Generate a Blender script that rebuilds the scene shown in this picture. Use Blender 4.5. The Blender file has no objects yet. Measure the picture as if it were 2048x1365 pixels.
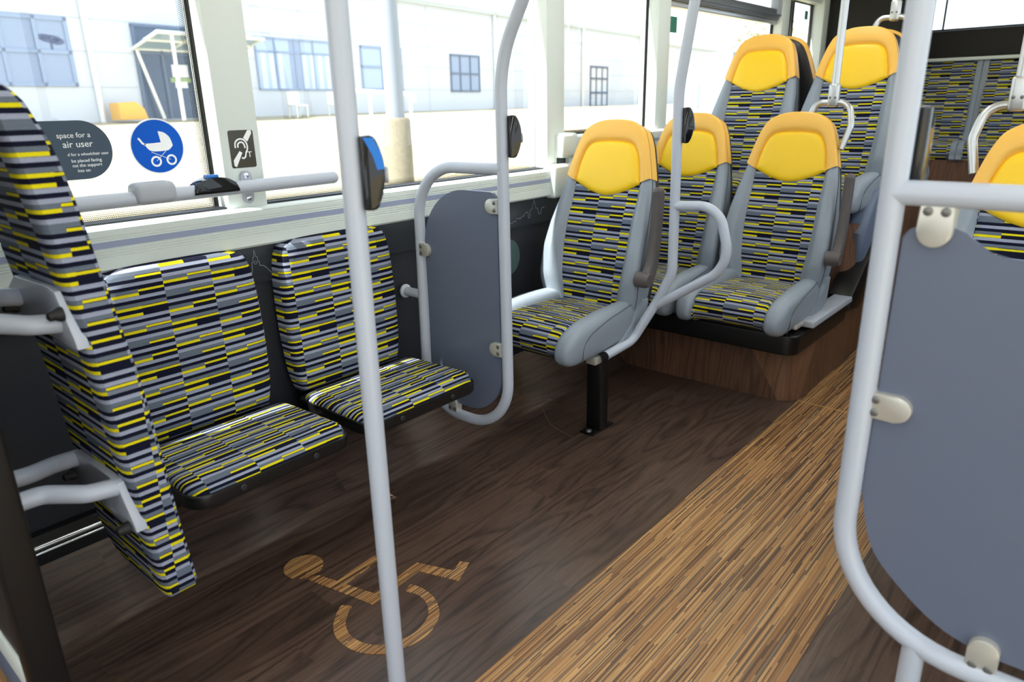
import bpy, bmesh, math, random
from mathutils import Vector, Matrix, Quaternion
random.seed(7)
S = bpy.context.scene
COL = S.collection
R = math.radians

# ------------------------------------------------------------------ camera, world, sun, exposure
cam_d = bpy.data.cameras.new('camera'); cam = bpy.data.objects.new('camera', cam_d); COL.objects.link(cam)
cam_d.sensor_width = 36.0; cam_d.lens = 36.0 * 1418.2 / 2048.0
cam_d.clip_start = 0.02; cam_d.clip_end = 400
PITCH, YAW, ROLL = R(18.4016), R(40.8921), R(-1.2175)
fw = Vector((-math.sin(YAW) * math.cos(PITCH), math.cos(YAW) * math.cos(PITCH), -math.sin(PITCH)))
r0 = Vector((math.cos(YAW), math.sin(YAW), 0)); u0 = r0.cross(fw)
rr = math.cos(ROLL) * r0 + math.sin(ROLL) * u0
uu = -math.sin(ROLL) * r0 + math.cos(ROLL) * u0
cam.matrix_world = Matrix(((rr.x, uu.x, -fw.x, 0), (rr.y, uu.y, -fw.y, 0), (rr.z, uu.z, -fw.z, 1.2), (0, 0, 0, 1)))
cam_d.dof.use_dof = True; cam_d.dof.focus_distance = 2.2; cam_d.dof.aperture_fstop = 3.6
S.camera = cam

W = bpy.data.worlds.new('sky'); S.world = W; W.use_nodes = True
wn = W.node_tree; wn.nodes.clear()
wo = wn.nodes.new('ShaderNodeOutputWorld'); wb = wn.nodes.new('ShaderNodeBackground')
wb.inputs['Color'].default_value = (0.86, 0.93, 1.0, 1); wb.inputs['Strength'].default_value = 2.1
wn.links.new(wb.outputs[0], wo.inputs[0])

sun_d = bpy.data.lights.new('sun', 'SUN'); sun = bpy.data.objects.new('sun', sun_d); COL.objects.link(sun)
sun_d.energy = 15.0; sun_d.angle = R(0.6); sun_d.color = (1.0, 0.95, 0.87)
sun.rotation_euler = Vector((0.178, 0.62, -1.0)).to_track_quat('-Z', 'Y').to_euler()
sun.location = (-3, -10, 14)

S.view_settings.view_transform = 'Standard'; S.view_settings.look = 'None'
S.view_settings.exposure = 0.12; S.view_settings.gamma = 1.0; S.view_settings.use_curve_mapping = False
S.cycles.use_denoising = True
S.cycles.max_bounces = 10; S.cycles.diffuse_bounces = 6; S.cycles.transparent_max_bounces = 16
S.cycles.sample_clamp_indirect = 12.0

# ------------------------------------------------------------------ materials
def lin(r, g, b):
    f = lambda c: (c / 255) / 12.92 if c <= 10.3 else ((c / 255 + .055) / 1.055) ** 2.4
    return (f(r), f(g), f(b), 1)
class NT:
    def __init__(s, mat): s.t = mat.node_tree; s.n = s.t.nodes; s.l = s.t.links
    def new(s, ty, **kw):
        n = s.n.new(ty)
        for k, v in kw.items(): setattr(n, k, v)
        return n
    def link(s, a, b): s.l.new(a, b)
    def setin(s, sock, v):
        if hasattr(v, 'is_linked') or isinstance(v, bpy.types.NodeSocket): s.link(v, sock)
        else: sock.default_value = v
    def m(s, op, a, b=None, c=None):
        n = s.new('ShaderNodeMath', operation=op)
        for i, v in enumerate((a, b, c)):
            if v is not None: s.setin(n.inputs[i], v)
        return n.outputs[0]
    def mix(s, f, a, b):
        n = s.new('ShaderNodeMix', data_type='RGBA')
        s.setin(n.inputs[0], f); s.setin(n.inputs[6], a); s.setin(n.inputs[7], b)
        return n.outputs[2]
    def ramp(s, f, stops, interp='LINEAR'):
        n = s.new('ShaderNodeValToRGB'); cr = n.color_ramp; cr.interpolation = interp
        while len(cr.elements) < len(stops): cr.elements.new(0.5)
        for e, (p, c) in zip(cr.elements, stops): e.position = p; e.color = c
        s.setin(n.inputs[0], f); return n.outputs[0]
    def noise(s, vec, scale, detail=3, rough=.5, dim='3D'):
        n = s.new('ShaderNodeTexNoise', noise_dimensions=dim); s.setin(n.inputs['Vector'], vec)
        n.inputs['Scale'].default_value = scale; n.inputs['Detail'].default_value = detail; n.inputs['Roughness'].default_value = rough
        return n.outputs[0]
    def vec(s, x, y, z=0.0):
        n = s.new('ShaderNodeCombineXYZ')
        for i, v in enumerate((x, y, z)): s.setin(n.inputs[i], v)
        return n.outputs[0]
    def xyz(s, v):
        n = s.new('ShaderNodeSeparateXYZ'); s.setin(n.inputs[0], v); return n.outputs
    def white(s, v):
        n = s.new('ShaderNodeTexWhiteNoise', noise_dimensions='3D'); s.setin(n.inputs['Vector'], v); return n.outputs[0]
    def bump(s, h, dist=.001, strength=.5):
        n = s.new('ShaderNodeBump'); n.inputs['Strength'].default_value = strength; n.inputs['Distance'].default_value = dist
        s.setin(n.inputs['Height'], h); return n.outputs[0]
def mat(name, base=(.5, .5, .5, 1), rough=.5, metal=0.0, **kw):
    m = bpy.data.materials.new(name); m.use_nodes = True
    p = m.node_tree.nodes['Principled BSDF']
    p.inputs['Base Color'].default_value = base; p.inputs['Roughness'].default_value = rough; p.inputs['Metallic'].default_value = metal
    for k, v in kw.items(): p.inputs[k].default_value = v
    return m
def P_(m): return m.node_tree.nodes['Principled BSDF']

def speckle(m, scale=400, amt=.06, bumpd=.0003, bumps=.3, bscale=None):
    """slight mottling and a fine surface grain"""
    t = NT(m); p = P_(m); tc = t.new('ShaderNodeTexCoord'); b = tuple(p.inputs['Base Color'].default_value)
    n = t.noise(tc.outputs['Object'], scale, 2)
    c = t.mix(n, tuple(max(0, x * (1 - amt)) for x in b[:3]) + (1,), tuple(min(1, x * (1 + amt)) for x in b[:3]) + (1,))
    t.link(c, p.inputs['Base Color'])
    n2 = t.noise(tc.outputs['Object'], bscale or scale, 2)
    t.link(t.bump(n2, bumpd, bumps), p.inputs['Normal'])
    return m
M = {}
M['vinyl_grey'] = speckle(mat('grey_leatherette', lin(136, 146, 158), .42), 700, .04, .0004, .25)
M['vinyl_yellow'] = speckle(mat('amber_leatherette', lin(246, 190, 84), .4), 700, .04, .0004, .25)
M['pad_yellow'] = speckle(mat('yellow_leatherette', lin(255, 207, 30), .38), 700, .03, .0004, .25)
M['shell'] = speckle(mat('charcoal_plastic', lin(38, 38, 42), .45), 900, .05)
M['black'] = mat('black_powder_coat', lin(10, 10, 12), .38)
M['black_gloss'] = mat('gloss_black_plastic', lin(12, 13, 16), .08)
M['brown_grey'] = speckle(mat('taupe_plastic', lin(84, 78, 78), .5), 900, .05)
M['pole'] = speckle(mat('pale_grey_powder_coat', lin(180, 187, 201), .28), 1500, .02, .0002, .12)
M['alu'] = mat('brushed_aluminium', lin(198, 200, 202), .32, .85)
M['steel'] = speckle(mat('satin_steel', lin(206, 204, 196), .38, .55), 300, .05)
M['chrome'] = mat('chrome', lin(230, 232, 236), .12, 1.0)
M['screw'] = mat('dark_screw', lin(120, 120, 118), .35, .6)
M['cream'] = speckle(mat('cream_moulding', lin(216, 224, 221), .42), 300, .02)
M['white_paint'] = mat('white_ceiling_panel', lin(236, 236, 232), .6)
M['trim_stripe'] = mat('slate_blue_stripe', lin(150, 160, 190), .45)
M['rubber'] = mat('black_rubber', lin(18, 18, 20), .6)
M['carpet_dark'] = speckle(mat('dark_side_panel', lin(26, 29, 38), .6), 260, .2, .0008, .5)
M['panel_dark'] = speckle(mat('graphite_panel', lin(40, 44, 52), .33), 300, .05)
M['screen'] = speckle(mat('smoked_grey_panel', lin(98, 106, 126), .24), 600, .03, .0001, .1)
M['grey_plastic'] = mat('light_grey_plastic', lin(165, 170, 182), .45)
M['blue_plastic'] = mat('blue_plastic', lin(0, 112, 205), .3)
M['orange_plastic'] = mat('amber_edge', lin(245, 180, 30), .4)
M['sign_blue'] = mat('sign_blue', lin(0, 86, 196), .5, **{'Specular IOR Level': .2})
M['sign_dark'] = mat('sign_dark_slate', lin(48, 66, 84), .4)
M['sign_white'] = mat('sign_white', lin(240, 242, 245), .5)
M['sign_green'] = mat('sign_green', lin(20, 110, 85), .5)
M['teal_sign'] = mat('sign_grey_green', lin(70, 92, 92), .4)
M['line_art'] = mat('pale_line_art', lin(136, 146, 156), .5)
M['lino_blue'] = speckle(mat('blue_grey_lino', lin(96, 108, 132), .45), 300, .05)
M['piping'] = mat('seam_thread', lin(70, 74, 82), .6)
M['piping_y'] = mat('amber_seam_thread', lin(150, 105, 40), .6)
M['wall_black'] = mat('rear_black_panel', lin(24, 22, 22), .7)

def fabric(name):
    m = mat(name, rough=.95); t = NT(m); p = P_(m)
    uv = t.new('ShaderNodeUVMap'); uv.uv_map = 'UVMap'
    x, y, _ = t.xyz(uv.outputs[0])
    nz = t.noise(uv.outputs[0], 900, 2); wob = t.m('MULTIPLY', t.m('SUBTRACT', nz, .5), .0016)
    xs = t.m('DIVIDE', t.m('ADD', x, wob), .126); c = t.m('FLOOR', xs); half = t.m('GREATER_THAN', t.m('SUBTRACT', xs, c), .5)
    row = t.m('FLOOR', t.m('DIVIDE', t.m('ADD', y, wob), 0.0083))
    rw = t.m('FLOORED_MODULO', t.m('ADD', row, t.m('MULTIPLY', c, 7.0)), 20.0)
    f = t.m('DIVIDE', t.m('ADD', rw, .5), 20.0)
    N = lin(15, 18, 40); L = lin(160, 167, 190); D = lin(106, 116, 131); Y = lin(236, 222, 22); G = lin(124, 132, 150)
    base = [N, D, N, L, N, D, D, L, N, G, D, L, N, L, N, N, L, D, N, L]
    left = [1, 0, 0, 0, 0, 0, 0, 0, 0, 1, 0, 0, 0, 0, 1, 0, 1, 0, 0, 0]
    right = [0, 1, 0, 0, 0, 1, 0, 0, 0, 0, 1, 0, 0, 0, 0, 0, 1, 0, 0, 0]
    st = lambda arr: [(i / 20, v if isinstance(v, tuple) else (v, v, v, 1)) for i, v in enumerate(arr)]
    bc = t.ramp(f, st(base), 'CONSTANT')
    l_ = t.ramp(f, st(left), 'CONSTANT'); r_ = t.ramp(f, st(right), 'CONSTANT')
    yl = t.m('ADD', t.m('MULTIPLY', l_, t.m('SUBTRACT', 1.0, half)), t.m('MULTIPLY', r_, half))
    fr = t.m('FRACT', t.m('DIVIDE', t.m('ADD', y, wob), 0.0083))
    thin = t.m('LESS_THAN', t.m('ABSOLUTE', t.m('SUBTRACT', fr, .5)), t.m('SUBTRACT', .42, t.m('MULTIPLY', half, .10)))
    col = t.mix(t.m('MULTIPLY', yl, thin), t.mix(yl, bc, N), Y)
    n2 = t.noise(uv.outputs[0], 1400, 2)
    n3 = t.noise(uv.outputs[0], 330, 3, .7)
    col2 = t.mix(t.m('MULTIPLY', t.m('ADD', n2, t.m('MULTIPLY', t.m('SUBTRACT', n3, .5), 1.6)), .42), col, t.mix(.5, col, (0.02, .02, .03, 1)))
    t.link(col2, p.inputs['Base Color'])
    wv = t.m('SINE', t.m('MULTIPLY', x, 3600.0))
    rib = t.m('ABSOLUTE', t.m('SUBTRACT', t.m('FRACT', t.m('DIVIDE', y, 0.0083)), .5))
    h = t.m('ADD', t.m('ADD', t.m('MULTIPLY', n2, .7), t.m('MULTIPLY', wv, .12)), t.m('MULTIPLY', t.m('SUBTRACT', .5, rib), .7))
    t.link(t.bump(h, .0012, .7), p.inputs['Normal'])
    p.inputs['Specular IOR Level'].default_value = .15
    return m
M['fabric'] = fabric('striped_moquette')

def wood(name, axis='Y', c0=(62, 46, 40), c1=(30, 21, 19), c2=(84, 62, 50), rough=.42, coord='Object', plank=.11):
    m = mat(name, rough=rough); t = NT(m); p = P_(m); tc = t.new('ShaderNodeTexCoord')
    x, y, z = t.xyz(tc.outputs[coord])
    if axis == 'Y': a, b = y, t.m('SUBTRACT', x, t.m('MULTIPLY', z, .95))
    elif axis == 'Z': a, b = z, t.m('ADD', x, t.m('MULTIPLY', y, .9))
    pk = t.m('FLOOR', t.m('DIVIDE', b, plank)); off = t.m('MULTIPLY', t.white(t.vec(pk, 3.0, 1.0)), 9.0)
    seg = t.m('FLOOR', t.m('DIVIDE', t.m('ADD', a, off), .9)); tone = t.white(t.vec(pk, seg, 5.0))
    warp = t.noise(t.vec(t.m('MULTIPLY', a, 1.0), t.m('MULTIPLY', b, 4.0), tone), 2.2, 3)
    bb = t.m('ADD', b, t.m('MULTIPLY', t.m('SUBTRACT', warp, .5), .022))
    av = t.m('ADD', a, off)
    big = t.noise(t.vec(t.m('MULTIPLY', av, 1.5), t.m('MULTIPLY', b, 9.0), tone), 1.0, 1.5)
    ph = t.m('ADD', t.m('MULTIPLY', b, 22.0), t.m('MULTIPLY', big, 8.0))
    ring = t.m('ABSOLUTE', t.m('SUBTRACT', t.m('FRACT', ph), .5))
    g1 = t.noise(t.vec(t.m('MULTIPLY', av, 3.0), t.m('MULTIPLY', bb, 110.0), tone), 1.0, 4, .6)
    g2 = t.noise(t.vec(t.m('MULTIPLY', av, 9.0), t.m('MULTIPLY', bb, 420.0), tone), 1.0, 3, .6)
    dark = t.m('MULTIPLY', t.ramp(ring, [(.0, (1, 1, 1, 1)), (.12, (.6, .6, .6, 1)), (.26, (0, 0, 0, 1))]), t.ramp(g1, [(.4, (1, 1, 1, 1)), (.75, (.45, .45, .45, 1))]))
    col = t.mix(t.ramp(g1, [(.3, (0, 0, 0, 1)), (.8, (.8, .8, .8, 1))]), lin(*c0), lin(*c2))
    col = t.mix(t.m('MULTIPLY', dark, .62), col, lin(*c1))
    col = t.mix(t.ramp(g2, [(.5, (0, 0, 0, 1)), (.7, (.55, .55, .55, 1))]), col, lin(*c1))
    col = t.mix(t.m('MULTIPLY', tone, .4), col, lin(*c1))
    t.link(col, p.inputs['Base Color'])
    t.link(t.bump(g2, .0006, .35), p.inputs['Normal'])
    return m
M['wood_floor'] = wood('dark_wood_vinyl_floor', 'Y', (80, 62, 54), (31, 24, 22), (108, 87, 75), .30)
M['wood_panel'] = wood('walnut_vinyl_panel', 'Z', (104, 72, 54), (50, 33, 25), (136, 98, 74), .45, plank=.14)

def bamboo(name):
    m = mat(name, rough=.45); t = NT(m); p = P_(m); tc = t.new('ShaderNodeTexCoord')
    x, y, z = t.xyz(tc.outputs['Object'])
    xw = t.m('ADD', x, t.m('MULTIPLY', t.m('SUBTRACT', t.noise(t.vec(t.m('MULTIPLY', x, 3.), t.m('MULTIPLY', y, .6), 0.), 3.0, 2), .5), .012))
    c = t.m('FLOOR', t.m('DIVIDE', xw, .0030)); o = t.m('MULTIPLY', t.white(t.vec(c, 1.0, 2.0)), 20.0)
    seg = t.m('FLOOR', t.m('ADD', t.m('DIVIDE', y, .24), o)); h = t.white(t.vec(c, seg, 0.0))
    col = t.ramp(h, [(0, lin(88, 62, 42)), (.14, lin(142, 100, 60)), (.28, lin(184, 138, 86)), (.5, lin(204, 160, 106)), (.70, lin(166, 118, 72)), (.84, lin(122, 106, 88)), (.92, lin(66, 51, 40))], 'CONSTANT')
    big = t.noise(t.vec(t.m('MULTIPLY', x, 16.0), t.m('MULTIPLY', y, .8), 0.0), 2.0, 3)
    col = t.mix(t.m('MULTIPLY', t.m('SUBTRACT', big, .3), .9), col, lin(120, 82, 48))
    fine = t.noise(t.vec(t.m('MULTIPLY', x, 900.0), t.m('MULTIPLY', y, 12.0), 0.0), 1.0, 3)
    col = t.mix(t.m('MULTIPLY', fine, .35), col, lin(80, 56, 38))
    t.link(col, p.inputs['Base Color'])
    t.link(t.bump(t.m('ADD', h, fine), .0005, .25), p.inputs['Normal'])
    return m
M['bamboo'] = bamboo('bamboo_strip_vinyl')

def glass(name, tint=(.93, .96, .97, 1), gloss=.05):
    m = bpy.data.materials.new(name); m.use_nodes = True; t = NT(m); t.n.clear()
    o = t.new('ShaderNodeOutputMaterial'); tr = t.new('ShaderNodeBsdfTransparent'); gl = t.new('ShaderNodeBsdfGlossy')
    tr.inputs[0].default_value = tint; gl.inputs['Roughness'].default_value = .02
    mx = t.new('ShaderNodeMixShader'); mx.inputs[0].default_value = gloss
    t.link(tr.outputs[0], mx.inputs[1]); t.link(gl.outputs[0], mx.inputs[2]); t.link(mx.outputs[0], o.inputs[0])
    return m
M['glass'] = glass('window_glass')
def frit(name):
    """black ceramic dot border fading into clear glass; UV in metres, v = distance from the edge"""
    m = bpy.data.materials.new(name); m.use_nodes = True; t = NT(m); t.n.clear()
    o = t.new('ShaderNodeOutputMaterial'); tr = t.new('ShaderNodeBsdfTransparent'); df = t.new('ShaderNodeBsdfDiffuse')
    df.inputs[0].default_value = lin(60, 62, 58)
    uv = t.new('ShaderNodeUVMap'); uv.uv_map = 'UVMap'; x, y, _ = t.xyz(uv.outputs[0])
    P = .0042
    rowi = t.m('FLOOR', t.m('DIVIDE', y, P)); xo = t.m('ADD', t.m('DIVIDE', x, P), t.m('MULTIPLY', rowi, .5))
    dx = t.m('SUBTRACT', t.m('FRACT', xo), .5); dy = t.m('SUBTRACT', t.m('FRACT', t.m('DIVIDE', y, P)), .5)
    d = t.m('SQRT', t.m('ADD', t.m('MULTIPLY', dx, dx), t.m('MULTIPLY', dy, dy)))
    rad = t.m('SUBTRACT', .70, t.m('MULTIPLY', y, 15.0))
    mk = t.m('LESS_THAN', d, rad)
    mx = t.new('ShaderNodeMixShader'); t.link(mk, mx.inputs[0]); t.link(tr.outputs[0], mx.inputs[1]); t.link(df.outputs[0], mx.inputs[2])
    t.link(mx.outputs[0], o.inputs[0]); return m
M['frit'] = frit('dot_border')
def emit(name, col, st):
    m = mat(name, col); P_(m).inputs['Emission Color'].default_value = col; P_(m).inputs['Emission Strength'].default_value = st; return m
M['lamp'] = emit('fill_lamp_diffuser', (.95, .98, 1, 1), 9.5)  # emitter of the added ceiling fill lamps
# outdoors
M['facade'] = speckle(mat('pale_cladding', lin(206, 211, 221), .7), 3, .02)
M['facade_line'] = mat('cladding_joint', lin(182, 188, 202), .7)
M['roof_ext'] = mat('roof_edge', lin(190, 196, 196), .7)
M['win_frame'] = mat('window_frame_paint', lin(140, 158, 190), .5)
M['win_frame_dark'] = mat('dark_window_frame', lin(84, 100, 128), .5)
M['win_pane'] = speckle(mat('office_glass', lin(142, 158, 190), .3), 40, .25)
M['win_blind'] = mat('vertical_blind', lin(176, 194, 222), .7)
M['door_glass'] = speckle(mat('entrance_glass', lin(52, 72, 104), .25), 10, .3)
M['canopy_glass'] = mat('canopy_glass', lin(150, 176, 196), .2)
M['white_metal'] = mat('white_painted_metal', lin(236, 236, 232), .5)
M['yellow_grit'] = mat('amber_grit_bin', lin(240, 180, 50), .6)
M['concrete'] = speckle(mat('lamp_post_concrete', lin(138, 130, 112), .85), 30, .25)
def grass_mat():
    m = mat('dry_grass', rough=.95); t = NT(m); tc = t.new('ShaderNodeTexCoord')
    n = t.noise(tc.outputs['Object'], 1.2, 6, .7)
    t.link(t.ramp(n, [(.3, lin(146, 135, 106)), (.6, lin(170, 159, 130))]), P_(m).inputs['Base Color']); return m
M['grass'] = grass_mat()
M['asphalt'] = mat('pale_asphalt', lin(170, 166, 160), .9)
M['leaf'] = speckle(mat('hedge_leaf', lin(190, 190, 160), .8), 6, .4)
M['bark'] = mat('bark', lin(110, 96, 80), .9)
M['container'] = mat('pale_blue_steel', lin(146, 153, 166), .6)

# ------------------------------------------------------------------ mesh helpers
def mesh(name, vs, fs, uvs=None, smooth=True, angle=None):
    me = bpy.data.meshes.new(name); me.from_pydata([tuple(v) for v in vs], [], fs); me.validate(clean_customdata=False)
    if uvs is not None:
        ul = me.uv_layers.new(name='UVMap')
        for lp in me.loops: ul.data[lp.index].uv = uvs[lp.vertex_index]
    if smooth:
        for p in me.polygons: p.use_smooth = True
    if angle: 
        me.set_sharp_from_angle(angle=R(angle))
    return me
def link(name, me, m, parent=None):
    o = bpy.data.objects.new(name, me); COL.objects.link(o)
    if m is not None and not me.materials: me.materials.append(M[m] if isinstance(m, str) else m)
    if parent is not None: o.parent = parent
    return o
def obj(name, bm, m, parent=None, smooth=True, angle=40):
    me = bpy.data.meshes.new(name); bmesh.ops.recalc_face_normals(bm, faces=bm.faces[:]); bm.to_mesh(me); bm.free()
    if smooth:
        for p in me.polygons: p.use_smooth = True
        me.set_sharp_from_angle(angle=R(angle))
    return link(name, me, m, parent)
def tag(o, label=None, cat=None, group=None, kind=None):
    if label: o['label'] = label
    if cat: o['category'] = cat
    if group: o['group'] = group
    if kind: o['kind'] = kind
    return o
def empty(name, loc=(0, 0, 0), rz=0.0, label=None, cat=None, group=None):
    o = bpy.data.objects.new(name, None); COL.objects.link(o); o.empty_display_size = .05
    o.location = loc; o.rotation_euler = (0, 0, rz); return tag(o, label, cat, group)
def struct(name, bm, m, parent=None, **kw):
    o = obj(name, bm, m, parent, **kw)
    if parent is None: o['kind'] = 'structure'
    return o
BM = bmesh.new
def box(bm, x0, x1, y0, y1, z0, z1, bev=0.0, seg=2, rot=None, about=None):
    vs = [bm.verts.new((x, y, z)) for x in (x0, x1) for y in (y0, y1) for z in (z0, z1)]
    fs = [(0, 1, 3, 2), (4, 6, 7, 5), (0, 4, 5, 1), (2, 3, 7, 6), (0, 2, 6, 4), (1, 5, 7, 3)]
    nf = [bm.faces.new([vs[i] for i in f]) for f in fs]
    if rot is not None:
        bmesh.ops.rotate(bm, verts=vs, cent=about or ((x0 + x1) / 2, (y0 + y1) / 2, (z0 + z1) / 2), matrix=rot)
    if bev > 0:
        es = list({e for f in nf for e in f.edges})
        bmesh.ops.bevel(bm, geom=es, offset=bev, segments=seg, affect='EDGES', profile=.5)
    return bm
def B(*a, **k): return box(BM(), *a, **k)
def fillet(pts, rads, n=8):
    pts = [Vector(p) for p in pts]; out = [pts[0]]
    if not hasattr(rads, '__len__'): rads = [rads] * len(pts)
    for i in range(1, len(pts) - 1):
        a, b, c = pts[i - 1], pts[i], pts[i + 1]; r = rads[i]
        u, v = (a - b).normalized(), (c - b).normalized(); ang = u.angle(v)
        if r <= 0 or abs(ang - math.pi) < 1e-3: out.append(b); continue
        d = min(r / math.tan(ang / 2), (a - b).length * .98, (c - b).length * .98); r = d * math.tan(ang / 2)
        p0, p1 = b + u * d, b + v * d; cen = b + (u + v).normalized() * (r / math.sin(ang / 2))
        q0, q1 = p0 - cen, p1 - cen
        tot = q0.angle(q1); ax = q0.cross(q1).normalized()
        for k in range(n + 1): out.append(cen + Quaternion(ax, tot * k / n) @ q0)
    out.append(pts[-1]); return out
def spline(pts, n=6):
    pts = [Vector(p) for p in pts]; out = []
    for i in range(len(pts) - 1):
        p0, p1, p2, p3 = pts[max(i - 1, 0)], pts[i], pts[i + 1], pts[min(i + 2, len(pts) - 1)]
        for k in range(n):
            t = k / n
            out.append(.5 * ((2 * p1) + (p2 - p0) * t + (2 * p0 - 5 * p1 + 4 * p2 - p3) * t * t + (3 * p1 - p0 - 3 * p2 + p3) * t ** 3))
    out.append(pts[-1]); return out
def tube(bm, path, r, seg=20, cap=True, dome=False, sq=None):
    path = [Vector(p) for p in path]; keep = [path[0]]
    for p in path[1:]:
        if (p - keep[-1]).length > 1e-5: keep.append(p)
    path = keep; n = len(path)
    rad = r if hasattr(r, '__len__') else [r] * n
    T = [(path[min(i + 1, n - 1)] - path[max(i - 1, 0)]).normalized() for i in range(n)]
    if dome:
        def ext(p, t, sgn, r_): return [(p + t * sgn * r_ * math.sin(a), r_ * math.cos(a)) for a in (R(25), R(50), R(72), R(86))]
        pre = ext(path[0], T[0], -1, rad[0])[::-1]; post = ext(path[-1], T[-1], 1, rad[-1])
        path = [q for q, _ in pre] + path + [q for q, _ in post]
        rad = [q for _, q in pre] + list(rad) + [q for _, q in post]; T = [T[0]] * 4 + T + [T[-1]] * 4; n = len(path)
    up = Vector((0, 0, 1)) if abs(T[0].z) < .9 else Vector((1, 0, 0))
    nrm = (up - T[0] * up.dot(T[0])).normalized(); rings = []
    for i in range(n):
        if i: nrm = (T[i - 1].rotation_difference(T[i]) @ nrm); nrm = (nrm - T[i] * nrm.dot(T[i])).normalized()
        bn = T[i].cross(nrm)
        rings.append([bm.verts.new(path[i] + (nrm * math.cos(2 * math.pi * k / seg) + bn * math.sin(2 * math.pi * k / seg)) * rad[i]) for k in range(seg)])
    for a, b in zip(rings, rings[1:]):
        for k in range(seg): bm.faces.new((a[k], a[(k + 1) % seg], b[(k + 1) % seg], b[k]))
    if cap: bm.faces.new(rings[0][::-1]); bm.faces.new(rings[-1])
    return bm
def TB(path, r, **k): return tube(BM(), path, r, **k)
def prism(bm, pts, f0, f1, bev=0.0, seg=2):
    """closed 2-D outline pts; f0/f1 map (a,b) to the two faces"""
    a = [bm.verts.new(f0(*p)) for p in pts]; b = [bm.verts.new(f1(*p)) for p in pts]; n = len(pts)
    fa = bm.faces.new(a[::-1]); fb = bm.faces.new(b); 
    for i in range(n): bm.faces.new((a[i], a[(i + 1) % n], b[(i + 1) % n], b[i]))
    if bev:
        bmesh.ops.bevel(bm, geom=list(fa.edges) + list(fb.edges), offset=bev, segments=seg, affect='EDGES', profile=.5)
    return bm
def rrect(x0, x1, y0, y1, r, n=6, rs=None):
    rs = rs or (r, r, r, r); out = []
    for (cx, cy, a0, q) in ((x1 - rs[0], y1 - rs[0], 0, rs[0]), (x0 + rs[1], y1 - rs[1], 90, rs[1]), (x0 + rs[2], y0 + rs[2], 180, rs[2]), (x1 - rs[3], y0 + rs[3], 270, rs[3])):
        for k in range(n + 1):
            a = R(a0 + 90 * k / n); out.append((cx + q * math.cos(a), cy + q * math.sin(a)))
    return out
def circle(cx, cy, r, n=32, ry=None): return [(cx + r * math.cos(2 * math.pi * k / n), cy + (ry or r) * math.sin(2 * math.pi * k / n)) for k in range(n)]
def disc(bm, c, axis, r, h, n=14, bev=0):
    """short cylinder from c along axis"""
    c, axis = Vector(c), Vector(axis).normalized()
    return tube(bm, [c, c + axis * h * .7, c + axis * h], [r, r, r * .8], seg=n)
def interp(tab, x):
    if x <= tab[0][0]: return tab[0][1]
    for (a, b), (c, d) in zip(tab, tab[1:]):
        if x <= c: return b + (d - b) * (x - a) / (c - a)
    return tab[-1][1]
def grid(rows, uvrows=None):
    n = len(rows[0]); vs = [v for r_ in rows for v in r_]
    fs = [(i * n + j, i * n + j + 1, (i + 1) * n + j + 1, (i + 1) * n + j) for i in range(len(rows) - 1) for j in range(n - 1)]
    uv = [u for r_ in uvrows for u in r_] if uvrows else None
    return vs, fs, uv
def sm(a, b, x):
    t = max(0., min(1., (x - a) / (b - a))); return t * t * (3 - 2 * t)
def text_mesh(body, size, extr=0.0004):
    c = bpy.data.curves.new('lettering', 'FONT'); c.body = body; c.size = size; c.extrude = extr; c.resolution_u = 3
    o = bpy.data.objects.new('lettering', c); COL.objects.link(o)
    dg = bpy.context.evaluated_depsgraph_get(); me = bpy.data.meshes.new_from_object(o.evaluated_get(dg))
    bpy.data.objects.remove(o); return me
def wall_text(body, size, y, z, x, m, parent, bold=0):
    """lettering on the left side wall, read from inside the bus: runs towards +y, faces +x"""
    me = text_mesh(body, size); me.materials.clear()
    me.transform(Matrix(((0, 0, 1, x), (1, 0, 0, y), (0, 1, 0, z), (0, 0, 0, 1))))
    return link('lettering', me, m, parent)

# ------------------------------------------------------------------ the bus shell
FX0, FX1, FY0, FY1 = -1.72, 0.62, -2.3, 6.05
struct('floor', B(FX0, FX1, FY0, FY1, -.04, 0), 'wood_floor', smooth=False)
struct('floor_aisle_strip', B(-.888, -.361, .02, 5.5, 0, .0012), 'bamboo', smooth=False)
struct('floor_front_strip', B(-1.86, -.95, -.6, .045, 0, .0016), 'bamboo', smooth=False)
struct('trim_floor_joint', B(-.888, -.361, 2.842, 2.847, .0012, .0018), mat('weld_rod', lin(206, 158, 86), .5), smooth=False)
# coved skirting that folds up from the floor to the side wall
prof = [(-1.65, -.012), (-1.655, .0004)] + [(-1.672 - .05 * math.sin(R(a)) , .052 - .05 * math.cos(R(a)) ) for a in (4, 12, 20, 28, 36, 42)] + [(-1.875, .185), (-1.876, -.012)]
bm = BM(); rows = [[bm.verts.new((x, y, z)) for x, z in prof] for y in (-2.3, 0, 2, 5.6)]
for a, b in zip(rows, rows[1:]):
    for k in range(len(prof)): j = (k + 1) % len(prof); bm.faces.new((a[k], a[j], b[j], b[k]))
struct('baseboard_left', bm, 'wood_floor', angle=60)
struct('wall_left', B(-1.93, -1.872, -2.3, 6.05, -.04, .95), 'carpet_dark', smooth=False)
struct('wall_left_upper', B(-1.93, -1.872, 2.45, 6.05, .95, 1.0), 'carpet_dark', smooth=False)
band = struct('wall_left_band', B(-1.873, -1.858, -2.3, 2.46, .728, .85, .003), 'panel_dark')
struct('wall_left_rear_band', B(-1.873, -1.858, 2.46, 5.5, .84, .985, .003), 'panel_dark')
bm = B(-1.876, -1.845, -2.3, .9, .135, .235, .004); struct('trim_1', bm, 'black')
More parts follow.
